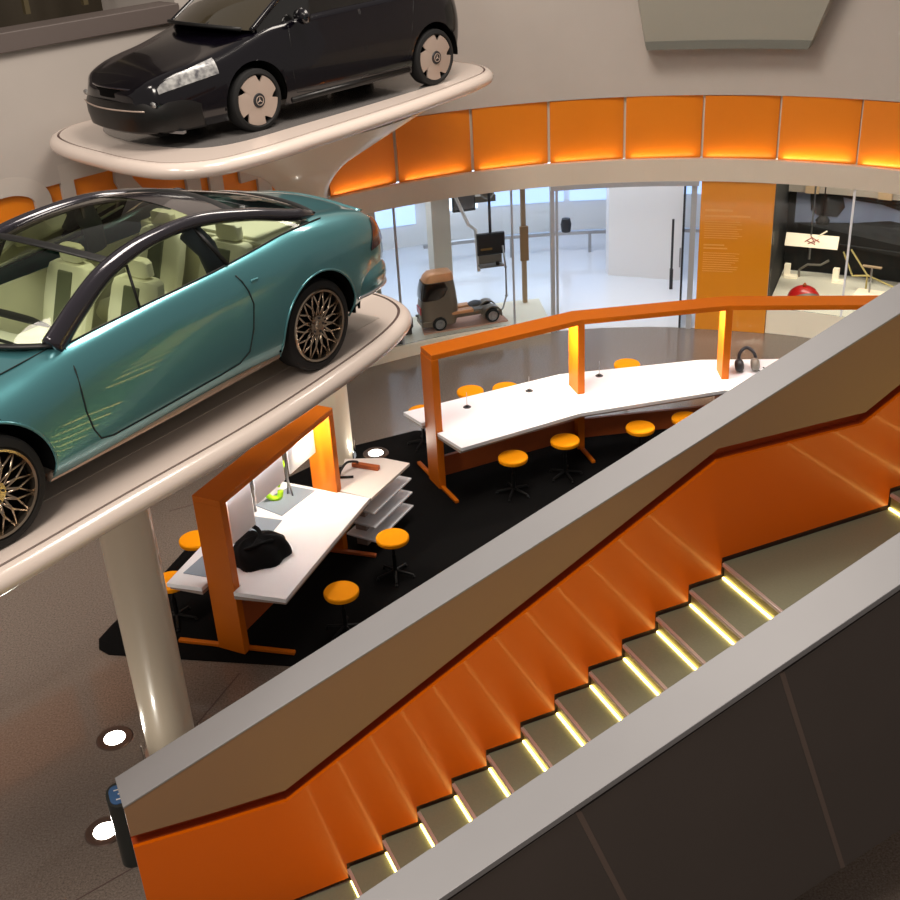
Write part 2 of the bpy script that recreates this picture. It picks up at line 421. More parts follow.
letter(Gp, -49.2, 8.4, 'G', 'large pale letter G left of the flared pale column')
letter(Np, -39.6, 5.6, 'N', 'large pale letter N half hidden behind the flared column')

# pod on the wall at the top right
t = thing('wall_pod', wp(16.5, 4.15, -0.3), 'grey trapezoid pod hanging on the upper wall at top right', 'wall pod')
q0 = [wp(7.0, 4.2, -0.34), wp(26.3, 4.2, -0.34), wp(30.8, 5.6, -0.42), wp(4.6, 5.6, -0.42)]
q1 = [wp(7.0, 4.2, 0.02), wp(26.3, 4.2, 0.02), wp(30.8, 5.6, 0.02), wp(4.6, 5.6, 0.02)]
def podband(f0, f1, out, m, nm):
    mb = MB(); rs = []
    for k in range(9):
        u = k / 8; a_lo = lerp(7.0, 26.3, u); a_hi = lerp(4.6, 30.8, u)
        A = lambda f: lerp(a_lo, a_hi, f)
        rs.append([wp(A(f0), lerp(4.2, 5.6, f0), out), wp(A(f0), lerp(4.2, 5.6, f0), 0.0), wp(A(f1), lerp(4.2, 5.6, f1), 0.0), wp(A(f1), lerp(4.2, 5.6, f1), out)])
    return mb.rings(rs).build(nm, m, t, smooth='auto')
podband(0.08, 1.0, -0.36, M_podgrey, 'shell'); podband(0.0, 0.08, -0.375, M_podedge, 'lower_lip')

# ---- room behind the glass door: floor, back wall, ceiling, windows
def sector(a0, a1, r0, r1, z0, z1, n=10):
    mb = MB(); rs = []
    for i in range(n + 1):
        a = lerp(a0, a1, i / n); rs.append([pol(a, r0, z0), pol(a, r1, z0), pol(a, r1, z1), pol(a, r0, z1)])
    return mb.rings(rs)
o = sector(-45, 22, RW + 0.02, 11.6, 0.0, 0.006).build('floor_back_room', M_backfloor); struct(o, 'bright white floor of the room behind the glass door', 'floor')
o = sector(-45, 22, RW + 0.3, 11.6, 2.95, 3.05).build('ceiling', M_white2); struct(o, 'white ceiling of the room behind the glass door', 'ceiling')
o = sector(-45, 22, 11.5, 11.65, 0.0, 3.0).build('wall_back_room', M_white2); struct(o, 'white rear wall of the room behind the glass door', 'wall')
o = sector(22.0, 22.8, RW + 0.32, 11.6, 0.0, 2.95, 2).build('wall_partition', M_white2); struct(o, 'white partition closing the room behind the door', 'wall')
o = sector(-45.8, -45, RW + 0.3, 11.6, 0.0, 3.0, 2).build('wall_showcase_end', M_white2); struct(o, 'white end wall of the left showcase', 'wall')
k = 0
for a0, a1, z0, z1, m in [(-6.2, 1.0, 0.62, 1.02, M_bluewin), (-6.2, 1.0, 1.08, 1.5, M_whitewin), (1.6, 5.0, 0.62, 1.5, M_bluewin), (-19.5, -13.2, 0.45, 1.0, M_bluewin), (-19.5, -13.2, 1.06, 1.8, M_whitewin), (-10.5, -7.2, 0.62, 1.6, M_whitewin), (11.5, 15.5, 0.7, 1.3, M_bluewin)]:
    k += 1
    ob = sector(a0, a1, 11.42, 11.52, z0, z1, 3).build('window_%d' % k, m); struct(ob, 'lit bluish window %s in the far room' % ['left of door centre, lower', 'left of door centre, upper', 'by the white slab', 'behind the model truck, lower', 'behind the model truck, upper', 'behind the monitor', 'right of the white slab'][k - 1], 'window')
o = MB().hexa([pol(4.2, 9.2, 0), pol(4.4, 9.0, 0), pol(12.2, 8.7, 0), pol(12.0, 8.9, 0)], [pol(4.2, 9.2, 2.9), pol(4.4, 9.0, 2.9), pol(12.2, 8.7, 2.9), pol(12.0, 8.9, 2.9)]).build('partition_screen', M_white)
tag(o, 'tall white partition screen standing in the bright room behind the door', 'partition')
o = MB().tube([pol(11.2, 8.3, 0.35), pol(11.2, 8.3, 1.2)], 0.02).box(pol(11.2, 8.3, 0.178), (0.05, 0.05, 0.354)).build('queue_post', M_mdark)
tag(o, 'thin grey post in front of the white screen behind the door', 'post')
o = sector(-14, 14, 10.2, 10.28, 0.36, 0.42, 8)
for a in (-13, -5, 3): o.box(pol(a, 10.24, 0.18), (0.05, 0.05, 0.36))
o = o.build('rail_bench', M_steel); tag(o, 'low grey bench rail in front of the far windows', 'rail')
o = sector(22.85, 23.35, RW + 0.06, 8.5, 0.0, 2.31, 1).build('wall_showcase_side', M_blackmatte); struct(o, 'black side wall of the right showcase', 'wall')
# long bench / round thing in bright room
o = MB().lathe([(0.001, 0.02), (0.11, 0.02), (0.13, 0.2), (0.1, 0.34), (0.001, 0.36)], 20, Matrix.Translation(pol(0.6, 10.24, 0.40)) @ Matrix.Scale(.75, 4)).build('pedestal_display', M_mdark, smooth='auto')
tag(o, 'small dark rounded lamp standing on the low rail behind the door', 'display')

# door frame, leaf
t = thing('door_portal', wp(4.7, 0, 0), 'steel framed glass door portal in the curved wall', 'door')
for a, w in ((-4.35, 0.5), (-3.75, 0.25)):
    arc(a - w / 2, a + w / 2, 0, 2.3, -0.02, 0.06, 1).build('jamb', M_jamb, t)
arc(13.2, 13.9, 0, 2.3, -0.03, 0.05, 1).build('jamb', M_jamb, t)
arc(-4.6, 14.1, 2.24, 2.31, -0.07, 0.08).build('header', M_jamb, t)
for k in range(4):
    MB().cyl(wp(5.0 + k * 1.3, 2.225, 0.12), 0.06, 0.015, 14).build('spot', M_lampw, t)
ob = arc(12.4, 12.55, 0.02, 2.24, -0.02, 0.62, 1).build('door_leaf', M_doorglass, t)
arc(12.25, 12.5, 0.02, 2.24, -0.04, 0.0, 1).build('leaf_edge', M_mdark, t)
MB().tube([wp(12.1, 1.0, -0.05), wp(12.1, 1.3, -0.05)], 0.012).build('handle', M_steel, t)

# tall orange text panel
t = thing('information_board', wp(18.8, 0, 0), 'tall orange glass text panel between door and right showcase', 'text panel')
arc(14.4, 23.4, 0.0, 2.32, -0.03, 0.02, 1.0).build('board', M_info, t, bevel=0.003)
tb = MB(); rr = random.Random(7)
def line(a0, a1, z, h=0.012): 
    n = 3
    for k in range(n):
        b0, b1 = lerp(a0, a1, k / n), lerp(a0, a1, (k + 1) / n)
        tb.hexa([wp(b0, z, -0.031), wp(b1, z, -0.031), wp(b1, z + h, -0.031), wp(b0, z + h, -0.031)], [wp(b0, z, -0.034), wp(b1, z, -0.034), wp(b1, z + h, -0.034), wp(b0, z + h, -0.034)])
line(15.0, 18.4, 1.86, 0.03); line(15.0, 20.6, 1.78, 0.025)
for z in [1.70 - 0.035 * i for i in range(8)]: line(15.0, 19.8 - rr.random() * 1.2, z, 0.01)
line(15.0, 17.6, 1.34, 0.02); line(15.0, 18.0, 1.29, 0.02)
for z in [1.22 - 0.035 * i for i in range(9)]: line(15.0, 19.6 - rr.random() * 1.2, z, 0.01)
tb.build('printed_text', M_infotext, t)

# glass panes of the showcases
panes = [(-33.3, -25.2, 'left showcase glass pane nearest the letters'), (-25.0, -9.7, 'wide glass pane in front of the model truck'), (-9.5, -4.7, 'narrow glass pane left of the steel door portal'),
         (23.6, 32.6, 'glass pane in front of the lit sketch board'), (32.9, 42.5, 'right glass pane at the edge of the photo')]
for a0, a1, lb in panes:
    ob = arc(a0, a1, 0.195 if a0 < 0 else 0.405, 2.31, 0.0, 0.012, 3).build('glass_pane', M_glass); tag(ob, lb, 'glass pane', 'glass panes of the showcases')
for a, lb in ((-25.1, 'thin steel glazing bar left of the model truck'), (-9.6, 'thin steel glazing bar right of the dark monitor'), (32.75, 'bright steel glazing bar right of the lit sketch board')):
    ob = arc(a - 0.12, a + 0.12, 0.195 if a < 0 else 0.405, 2.31, -0.01, 0.02, 1).build('glazing_bar', M_jamb if a < 0 else M_barwhite); tag(ob, lb, 'glazing bar')
# ------------------------------------------------------------------ left showcase
ob = sector(-33, -4.8, RW - 0.05, 7.62, 0.0, 0.19, 10).build('display_plinth', M_cream_base, bevel=0.004)
tag(ob, 'long low cream plinth carrying the model truck behind glass', 'plinth')
ob = MB().hexa([pol(-21.6, 6.82, 0.19), pol(-10.2, 6.80, 0.19), pol(-10.6, 7.3, 0.19), pol(-20.6, 7.3, 0.19)], [pol(-21.6, 6.82, 0.215), pol(-10.2, 6.80, 0.215), pol(-10.6, 7.3, 0.215), pol(-20.6, 7.3, 0.215)]).build('truck_board', M_wood)
tag(ob, 'pinkish flat board under the model truck', 'board')
# truck : local x = nose direction (towards image left)
tf = pol(-19.3, 6.98, 0.215); tr_ = pol(-12.3, 6.98, 0.215)
dv = (tf - tr_).normalized(); ang = atan2(dv.y, dv.x)
t = thing('model_truck', (tf + tr_) / 2, 'bronze grey model tractor truck with roof coloured as lit orange on the cream plinth', 'model truck', rz=ang)
def bt(mb, nm, m, **k): return mb.build(nm, m, t, world=False, **k)
HW = 0.17; wb = (tf - tr_).length / 2
# cab: rounded loft along z
rs = []
for z, x0, x1, hw in [(0.07, 0.14, 0.66, 0.16), (0.2, 0.10, 0.70, 0.17), (0.4, 0.10, 0.69, 0.17), (0.60, 0.12, 0.66, 0.165), (0.80, 0.15, 0.60, 0.155)]:
    cxx = (x0 + x1) / 2; hx = (x1 - x0) / 2
    rs.append([(cxx + hx * (abs(cos(q)) ** 0.45) * (1 if cos(q) > 0 else -1), hw * (abs(sin(q)) ** 0.45) * (1 if sin(q) > 0 else -1), z) for q in [2 * pi * i / 28 for i in range(28)]])
bt(MB().rings(rs), 'cab', M_truck, smooth='auto')
rs = []
for z, x0, x1, hw in [(0.77, 0.14, 0.625, 0.163), (0.84, 0.15, 0.59, 0.158), (0.885, 0.17, 0.54, 0.14), (0.90, 0.21, 0.48, 0.1)]:
    cxx = (x0 + x1) / 2; hx = (x1 - x0) / 2
    rs.append([(cxx + hx * (abs(cos(q)) ** 0.5) * (1 if cos(q) > 0 else -1), hw * (abs(sin(q)) ** 0.5) * (1 if sin(q) > 0 else -1), z) for q in [2 * pi * i / 28 for i in range(28)]])
bt(MB().rings(rs), 'roof', M_truck_top, smooth='auto')
rs = []
for z, x0, x1, hw in [(0.50, 0.38, 0.685, 0.178), (0.54, 0.27, 0.69, 0.177), (0.66, 0.21, 0.67, 0.174), (0.76, 0.26, 0.64, 0.166)]:
    cxx = (x0 + x1) / 2; hx = (x1 - x0) / 2
    rs.append([(cxx + hx * (abs(cos(q)) ** 0.45) * (1 if cos(q) > 0 else -1), hw * (abs(sin(q)) ** 0.45) * (1 if sin(q) > 0 else -1), z) for q in [2 * pi * i / 28 for i in range(28)]])
bt(MB().rings(rs), 'windscreen_band', M_blackglass, smooth='auto')
bt(MB().box((0.0, 0, 0.16), (1.1, 0.16, 0.09)).box((0.62, 0, 0.12), (0.16, 0.33, 0.1)), 'chassis', M_truck, bevel=0.02)
bt(MB().box((0.05, -0.1, 0.235), (0.36, 0.13, 0.05)).box((0.05, 0.1, 0.235), (0.36, 0.13, 0.05)), 'deck_board', M_truck_top, bevel=0.01)
def archm(x, y0, y1):
    mb = MB(); rs = []
    for i in range(13):
        q = R(lerp(-10, 190, i / 12)); rs.append([(x + 0.135 * cos(q), y0, 0.11 + 0.135 * sin(q)), (x + 0.135 * cos(q), y1, 0.11 + 0.135 * sin(q)), (x + 0.155 * cos(q), y1, 0.11 + 0.155 * sin(q)), (x + 0.155 * cos(q), y0, 0.11 + 0.155 * sin(q))])
    return mb.rings(rs)
bt(archm(-wb, 0.06, 0.19), 'rear_fender', M_truck, smooth='auto'); bt(archm(-wb, -0.19, -0.06), 'rear_fender', M_truck, smooth='auto')
bt(MB().lathe([(0.001, 0.0), (0.1, 0.0), (0.11, 0.02), (0.07, 0.04), (0.001, 0.035)], 20, Matrix.Translation((-0.2, 0, 0.27)) @ Matrix.Rotation(R(6), 4, 'Y')), 'coupling', M_mdark, smooth='auto')
for x in (wb, -wb):
    for s in (1, -1):
        Mx = Matrix.Translation((x, s * 0.165, 0.11)) @ Matrix.Rotation(R(90) * (1 if s < 0 else -1), 4, 'X')
        wt = bt(MB().lathe([(0.07, 0.035), (0.1, 0.035), (0.11, 0.02), (0.11, -0.03), (0.1, -0.04), (0.03, -0.04)], 24, Mx), 'wheel', M_tyre, smooth='auto')
        MB().lathe([(0.001, 0.045), (0.03, 0.045), (0.04, 0.03), (0.065, 0.03), (0.075, 0.04), (0.078, 0.03)], 24, Mx).build('rim', M_steel, wt, world=False, smooth='auto')
bt(MB().box((0.69, 0, 0.32), (0.03, 0.2, 0.12)), 'grille', M_red, bevel=0.01)
mb = MB()
for y in (-0.12, 0.12): mb.cyl((0.705, y, 0.17), 0.02, 0.03, 12)
bt(mb, 'headlamp', M_lampglass)
# cut-away engine beside the truck
ep = pol(-23.2, 7.0, 0.19)
t2 = thing('engine_model', ep, 'small grey brown cutaway engine model standing left of the model truck', 'engine model')
MB().box(ep + V((0, 0, 0.2)), (0.14, 0.16, 0.16), 0.4).box(ep + V((0, 0, 0.3)), (0.08, 0.12, 0.06), 0.4).build('block', M_truck, t2, bevel=0.01)
MB().lathe([(0.001, 0), (0.07, 0), (0.07, 0.03), (0.001, 0.03)], 18, Matrix.Translation(ep + V((0.02, -0.1, 0.18))) @ Matrix.Rotation(R(90), 4, 'X')).build('flywheel', M_bumper, t2)
MB().tube([ep + V((-0.05, 0, 0.3)), ep + V((-0.12, -0.02, 0.36)), ep + V((-0.14, -0.02, 0.24))], 0.014).build('pipe', M_chrome, t2, smooth=True)
MB().box(ep + V((0, 0, 0.06)), (0.1, 0.1, 0.12), 0.4).build('stand', M_mdark, t2)
# white-grey pillar, hanging monitors, brackets
ob = MB().box(pol(-15.9, 8.0, 1.475), (0.30, 0.3, 2.93), R(17)).build('white_pillar', mat('pillar_grey', (226, 222, 212), 0.7)); tag(ob, 'broad pale grey pillar rising behind the model truck', 'pillar')
def screen(a, r, zc, w, h, lab, mscreen, rod=True):
    c = pol(a, r, zc); tt = thing('hanging_monitor', c, lab, 'monitor')
    rz = -R(a)
    MB().box(c, (w, 0.07, h), rz).build('housing', M_mdark, tt, bevel=0.01)
    f = c + V((-sin(R(a)), -cos(R(a)), 0)) * 0.037
    MB().box(f, (w * 0.9, 0.006, h * 0.82), rz).build('display', mscreen, tt)
    if rod: MB().tube([c + V((0, 0, h / 2)), V((c.x, c.y, 2.94))], 0.022, 8).build('rod', M_mdark, tt)
    return tt
M_scr = mat('dark_screen', (16, 16, 18), 0.5); M_scr2 = mat('grey_screen', (110, 112, 116), 0.3)
mon = screen(-11.2, 7.25, 1.32, 0.44, 0.34, 'dark monitor hanging on a rod right of the model truck', M_scr)
lo_ = MB().box(pol(-11.6, 7.2, 1.25) + V((-0.03, 0.0, 0)), (0.18, 0.015, 0.03), R(11)).build('amber_label', mat('amber_label', (130, 96, 40), 0.4), mon)
screen(-13.6, 7.6, 2.0, 0.36, 0.46, 'flat grey monitor hanging high behind the showcase glass', M_scr2)
t3 = thing('metal_shelf', pol(-11.2, 7.2, 1.0), 'small grey metal tray hanging under the dark monitor', 'tray')
MB().box(pol(-11.4, 7.2, 1.0), (0.38, 0.22, 0.02), R(11)).box(pol(-11.4, 7.2, 1.09), (0.36, 0.02, 0.13), R(11)).build('tray', mat('shelf_grey', (120, 114, 106), 0.4, metal=0.4), t3)
MB().lathe([(0.001, 0), (0.03, 0), (0.03, 0.05), (0.001, 0.05)], 12, Matrix.Translation(pol(-10.7, 7.1, 1.02))).build('knob', M_bumper, t3)
ob = MB().tube([pol(-9.9, 7.15, 1.3), pol(-9.6, 7.15, 0.95), pol(-9.7, 7.1, 0.5), pol(-10.2, 7.1, 0.3), pol(-11.0, 7.05, 0.23)], 0.014).lathe([(0.001, -.03), (0.03, 0), (0.001, 0.03)], 10, Matrix.Translation(pol(-9.6, 7.15, 0.95))).lathe([(0.001, -.03), (0.03, 0), (0.001, 0.03)], 10, Matrix.Translation(pol(-9.7, 7.1, 0.5))).build('hanging_rod', M_steel, smooth=True)
tag(ob, 'thin jointed steel rod curving down beside the model truck', 'rod')
ob = MB().tube([pol(-16.5, 7.5, 2.3), pol(-15.2, 7.4, 2.15), pol(-13.8, 7.3, 1.65), pol(-12.9, 7.3, 1.55), pol(-12.8, 7.25, 0.9)], 0.028).build('white_robot_arm', M_white, smooth=True)
tag(ob, 'white bent arm reaching down left of the dark monitor', 'arm')
ob = MB().box(pol(-13.6, 8.0, 2.3), (0.5, 0.12, 0.12), R(15)).box(pol(-10.2, 7.5, 2.28), (0.5, 0.2, 0.14), R(10)).build('ceiling_bracket', M_mdark); tag(ob, 'dark brackets under the fascia above the monitors', 'bracket')
ob = MB().lathe([(0.001, 0), (0.09, 0), (0.11, 0.06), (0.08, 0.12), (0.001, 0.13)], 18, Matrix.Translation(pol(-10.6, 7.7, 2.0)) @ Matrix.Rotation(R(80), 4, 'X')).box(pol(-10.6, 7.9, 1.85), (0.34, 0.14, 0.1), R(10)).tube([pol(-10.6, 7.9, 1.9), pol(-10.6, 7.9, 2.94)], 0.02).build('hanging_engine', M_greyobj, smooth='auto')
tag(ob, 'grey round machine part hanging high above the dark monitor', 'machine part')
ob = MB().box(pol(-6.7, 7.5, 1.57), (0.07, 0.07, 2.74), R(7)).build('tan_post', M_greywall2); tag(ob, 'slim tan post left of the door portal', 'post')
ob = MB().box(pol(-6.75, 7.42, 1.2), (0.13, 0.05, 0.55), R(7)).build('tan_board', mat('tan_board', (150, 118, 84), 0.6)); tag(ob, 'small tan board on the slim post left of the door portal', 'board')
ob = MB().box(pol(-28.0, 7.4, 1.57), (0.7, 0.2, 2.74), R(28)).build('pale_screen', mat('pale_screen', (200, 192, 178), 0.7)); tag(ob, 'pale display wall at the left end of the showcase, above the teal car tail', 'display wall')
ob = MB().lathe([(0.001, -.1), (0.07, -.05), (0.08, 0.03), (0.03, 0.1), (0.001, .11)], 16, Matrix.Translation(pol(-27.0, 7.2, 1.95))).tube([pol(-27, 7.2, 2.0), pol(-27, 7.2, 2.3)], 0.01).build('bronze_ornament', mat('bronze', (120, 84, 50), 0.35, metal=0.7), smooth=True); tag(ob, 'small bronze object hanging behind the glass beside the teal car tail', 'ornament')
ob = MB().box(pol(-25.7, 6.74, 0.225), (0.2, 0.1, 0.07), R(25)).lathe([(0.001, 0), (0.035, 0), (0.035, 0.09), (0.001, 0.09)], 12, Matrix.Translation(pol(-25.0, 6.72, 0.19))).build('small_casting', M_mdark); tag(ob, 'small dark metal part lying on the cream plinth by the platform end', 'metal part')

# ------------------------------------------------------------------ right showcase
ob = sector(23.45, 62, RW, 8.38, 0.0, 0.40, 10).build('display_counter', M_cream_base, bevel=0.004); tag(ob, 'cream counter of the right showcase with bright front', 'counter')
o = sector(23.4, 62, 8.4, 8.5, 0.40, 1.72, 10).build('wall_showcase_right', M_blackmatte); struct(o, 'black rear wall of the right showcase', 'wall')
o = sector(23.4, 62, 8.25, 8.5, 1.72, 3.0, 10).build('wall_showcase_top', M_greywall); struct(o, 'grey upper rear wall of the right showcase', 'wall')
o = sector(22.8, 62, RW + 0.3, 8.5, 2.95, 3.05).build('ceiling_showcase', M_greywall); struct(o, 'grey ceiling of the right showcase', 'ceiling')
for a, lb in ((25.9, 'tan upright strip on the grey showcase wall above the sketch board'), (33.4, 'tan upright strip on the grey showcase wall right of the glazing bar')):
    ob = sector(a - 0.7, a + 0.7, 8.2, 8.26, 1.72, 2.9, 1).build('tan_strip', M_greywall2); tag(ob, lb, 'wall strip')
# large dark photograph with blue grey sky and dark car silhouettes
t = thing('photo_mural', pol(33, 8.35, 1.2), 'long dark photo mural with blue grey sky behind the right exhibits', 'mural')
sector(24.2, 62, 8.36, 8.395, 0.95, 1.70, 10).build('print', M_bluegrey, t)
def blob(pts, m, nm):
    mb = MB(); lo = [pol(a, 8.345, z) for a, z in pts]; hi = [pol(a, 8.36, z) for a, z in pts]
    mb.rings([lo, hi]).build(nm, m, t)
blob([(25.6, 1.70), (25.8, 1.42), (26.6, 1.34), (28.6, 1.34), (29.3, 1.5), (29.0, 1.66), (30.6, 1.62), (33.0, 1.6), (35.3, 1.52), (36.4, 1.46), (38.0, 1.52), (38.2, 1.62), (37, 1.70)], M_blackmatte, 'dark_shape')
blob([(24.2, 0.95), (24.2, 1.20), (30.5, 1.27), (34.0, 1.36), (38.0, 1.30), (46, 1.2), (60, 1.12), (60, 0.95)], M_blackmatte, 'dark_shape')
# lit sketch board
c = pol(27.0, 7.6, 1.17); rz = -R(27)
t = thing('sketch_board', c, 'long lit pale board with reddish sketch hanging in the right showcase', 'board', rz=rz)
MB().box((0, 0, 0), (0.78, 0.03, 0.2), M=Matrix.Rotation(R(-28), 4, 'X')).build('board', M_pale, t, world=False)
Mq = Matrix.Rotation(R(-28), 4, 'X')
mb = MB()
for a, b in [((-.1, -.02), (.0, .05)), ((0, .05), (.12, -.01)), ((-.05, -.05), (.1, .03)), ((-.08, .0), (.06, -.05)), ((-.02, .07), (.05, -.03))]:
    mb.tube([Mq @ V((a[0], -.017, a[1])), Mq @ V((b[0], -.017, b[1]))], 0.008, 5)
mb.build('sketch', M_sketch, t, world=False)
MB().tube([(-0.02, 0.02, 0.08), (-0.02, 0.02, 1.75)], 0.012).tube([(-0.02, 0.03, -0.08), (-0.02, 0.03, -0.3)], 0.018).build('rod', M_steel, t, world=False)
MB().tube([(0.1, -0.05, 0.1), (0.22, -0.08, 0.2)], 0.012).build('pointer', M_pale, t, world=False)
ob = MB().lathe([(0.001, 0), (0.09, 0.01), (0.11, 0.06), (0.06, 0.12), (0.001, 0.13)], 16, Matrix.Translation(pol(27.6, 7.9, 1.35))).tube([pol(27.6, 7.9, 1.4), pol(27.6, 7.9, 2.94)], 0.01).build('dark_ball', M_blackmatte, smooth=True); tag(ob, 'dark rounded object above the lit sketch board', 'object')
for a, lb in ((24.1, 'small pale block at the left rear of the showcase counter'), (29.4, 'small pale block on the counter below the right end of the sketch board')):
    ob = MB().box(pol(a, 8.1, 0.50), (0.09, 0.1, 0.2), -R(a)).box(pol(a + 0.5, 8.05, 0.415), (0.2, 0.14, 0.03), -R(a)).build('pale_block', M_pale, bevel=0.004); tag(ob, lb, 'block')
ob = MB().tube([pol(25.4, 8.1, 0.52), pol(26.2, 8.15, 0.60), pol(27.6, 8.15, 0.61), pol(28.4, 8.2, 0.68)], 0.02, 8).tube([pol(25.4, 8.1, 0.52), pol(25.4, 8.1, 0.4)], 0.02).build('bent_tube', M_greyobj, smooth=True); tag(ob, 'bent grey tube lying behind the small pale blocks', 'tube')
ob = MB()
for p0, p1 in [((30.2, 7.9, 0.95), (31.6, 7.8, 0.62)), ((31.0, 7.9, 1.0), (33.2, 7.8, 0.66)), ((31.6, 7.8, 0.62), (33.4, 7.8, 0.66)), ((33.2, 7.8, 0.66), (37.5, 7.8, 0.48)), ((33.2, 7.8, 0.66), (33.2, 7.8, 0.42))]:
    ob.tube([pol(*p0), pol(*p1)], 0.014, 6)
ob = ob.build('wire_bracket', mat('yellow_metal', (190, 172, 110), 0.35, metal=0.6)); tag(ob, 'yellowish wire bracket right of the bright glazing bar', 'bracket')
c = pol(27.3, 7.15, 0.40)
t = thing('domed_cap', c, 'red and grey domed cap standing on the cream counter', 'dome')
prof = [(0.26 * cos(R(q)), 0.2 * sin(R(q))) for q in range(0, 91, 10)]
MB().lathe([(0.22 * cos(R(q)) if q < 90 else 0.001, 0.15 * sin(R(q))) for q in range(0, 91, 10)], 28, Matrix.Translation(c + V((0, -0.06, 0)))).build('grey_body', M_greyobj, t, smooth=True)
MB().lathe([(0.24 * cos(R(q)) if q < 90 else 0.001, 0.20 * sin(R(q))) for q in range(0, 91, 10)], 28, Matrix.Translation(c + V((0.0, 0.04, 0)))).build('red_shell', M_red, t, smooth=True)
MB().lathe([(0.001, 0), (0.02, 0), (0.03, 0.04), (0.001, 0.07)], 12, Matrix.Translation(c + V((0, 0.03, 0.19)))).build('button', M_orange_dark, t, smooth=True)
c = pol(34.2, 7.5, 0.40)
t = thing('specimen_tray', c, 'pale low tray with upright rod on the counter at right edge', 'tray')
MB().box(c + V((0, 0, 0.05)), (0.42, 0.3, 0.1), -R(34)).build('tray', M_pale, t, bevel=0.01)
MB().tube([c + V((0, 0.03, 0.1)), c + V((0, 0.03, 0.5))], 0.015).build('rod', M_steel, t)
MB().lathe([(0.001, -.03), (0.03, 0), (0.001, 0.03)], 10, Matrix.Translation(c + V((0, 0.03, 0.27)))).build('joint', M_steel, t)
MB().box(c + V((0, 0.03, 0.5)), (0.28, 0.06, 0.02), -R(34)).build('crossbar', M_greywall2, t)
screen(38.3, 7.6, 2.2, 0.5, 0.12, 'flat dark lamp track on a rod at the right edge of the showcase', M_lampw)
ob = MB().box(pol(26.0, 6.9, 0.405), (0.14, 0.05, 0.012), -0.4).build('dark_tag', M_mdark); tag(ob, 'small dark tag on the counter under the orange gantry beam', 'tag')

# ------------------------------------------------------------------ platforms and cars
def outline(half):
    pts = [(x, y, 0) for x, y in half] + [(x, -y, 0) for x, y in half[::-1][1:-1]]
    return catmull(pts, 8, closed=True)
def platform(name, O, az, half, Z0, lab, prof_seam, plate_half, mplate, colbase, cup):
    t = thing(name, (O[0], O[1], Z0), lab, 'car platform', rz=az)
    base = outline(half); n = len(base)
    def off(i, d):
        a = base[(i - 1) % n]; c = base[(i + 1) % n]; tv = (c - a).normalized(); nv = V((tv.y, -tv.x, 0))
        cen = V((1.4, 0, 0))
        if nv.dot(base[i] - cen) < 0: nv = -nv
        return base[i] - nv * d
    def lay(pr, nm, m, c0, c1):
        mb = MB(); mb.rings([[off(i, d) + V((0, 0, z)) for i in range(n)] for d, z in pr], c0, c1); return mb.build(nm, m, t, world=False, smooth='auto')
    lay([(0.125, -0.02), (0.125, 0.0)], 'deck', M_platform, True, True)
    lay([(0.13, -0.03), (0.13, -0.012), (0.095, -0.012), (0.095, -0.03)], 'shadow_joint', M_groove, True, True)
    lay([(0.10, -0.03), (0.10, 0.0), (0.08, -0.002), (0.055, -0.009), (0.03, -0.025), (0.01, -0.05), (0, -0.08), (0.005, -0.105), (0.02, -0.13), (0.05, -0.15), (0.1, -0.163), (0.3, -0.185), (0.55, -0.19)], 'rim', M_platform, False, True)
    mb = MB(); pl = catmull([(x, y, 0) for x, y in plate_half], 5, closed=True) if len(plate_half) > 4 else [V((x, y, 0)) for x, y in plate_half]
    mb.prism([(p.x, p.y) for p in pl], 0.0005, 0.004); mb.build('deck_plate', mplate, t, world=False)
    return t
def local2world(O, az, x, y, z): return V((O[0] + x * cos(az) - y * sin(az), O[1] + x * sin(az) + y * cos(az), z))
def flare_column(name, base, r0_, O, az, cx_, cy_, ax, ay, ztop, zneck, lab):
    t = thing(name, base, lab, 'column')
    n = 40; mb = MB(); rs = []
    prof = [(0.0, 0), (0.6 * zneck, 0), (zneck, 0)]
    steps = 14
    def ring(f, z):
        rr_ = []
        for k in range(n):
            q = 2 * pi * k / n
            cw = local2world(O, az, cx_ + ax * cos(q), cy_ + ay * sin(q), 0)
            bw = V((base[0], base[1], 0)) + V((cos(q + az), sin(q + az), 0)) * r0_
            p = bw.lerp(cw, f); rr_.append(V((p.x, p.y, z)))
        return rr_
    rs.append(ring(0, 0.0)); rs.append(ring(0, zneck))
    for i in range(1, steps + 1):
        u = i / steps; f = u ** 1.7; z = zneck + (ztop - zneck) * (0.30 * (1 - (1 - f) ** 3) * 1.0 + 0.70 * f) if f > 0 else zneck; z = zneck + (ztop - zneck) * (0.30 * sin(min(1, u * 2.2) * pi / 2) + 0.70 * f)
        rs.append(ring(f, z))
    mb.rings(rs); mb.build('shaft', M_column, t, smooth='auto')
    MB().lathe([(r0_ + 0.03, 0.0), (r0_ + 0.03, 0.012), (r0_, 0.02)], 36, Matrix.Translation((base[0], base[1], 0))).build('foot_ring', M_steel, t)
    for k in range(6):
        q = 2 * pi * k / 6 + 0.5
        MB().cyl((base[0] + cos(q) * (r0_ + 0.05), base[1] + sin(q) * (r0_ + 0.05), 0), 0.008, 0.16, 8).build('guard_pin', M_chrome, t)
    return t

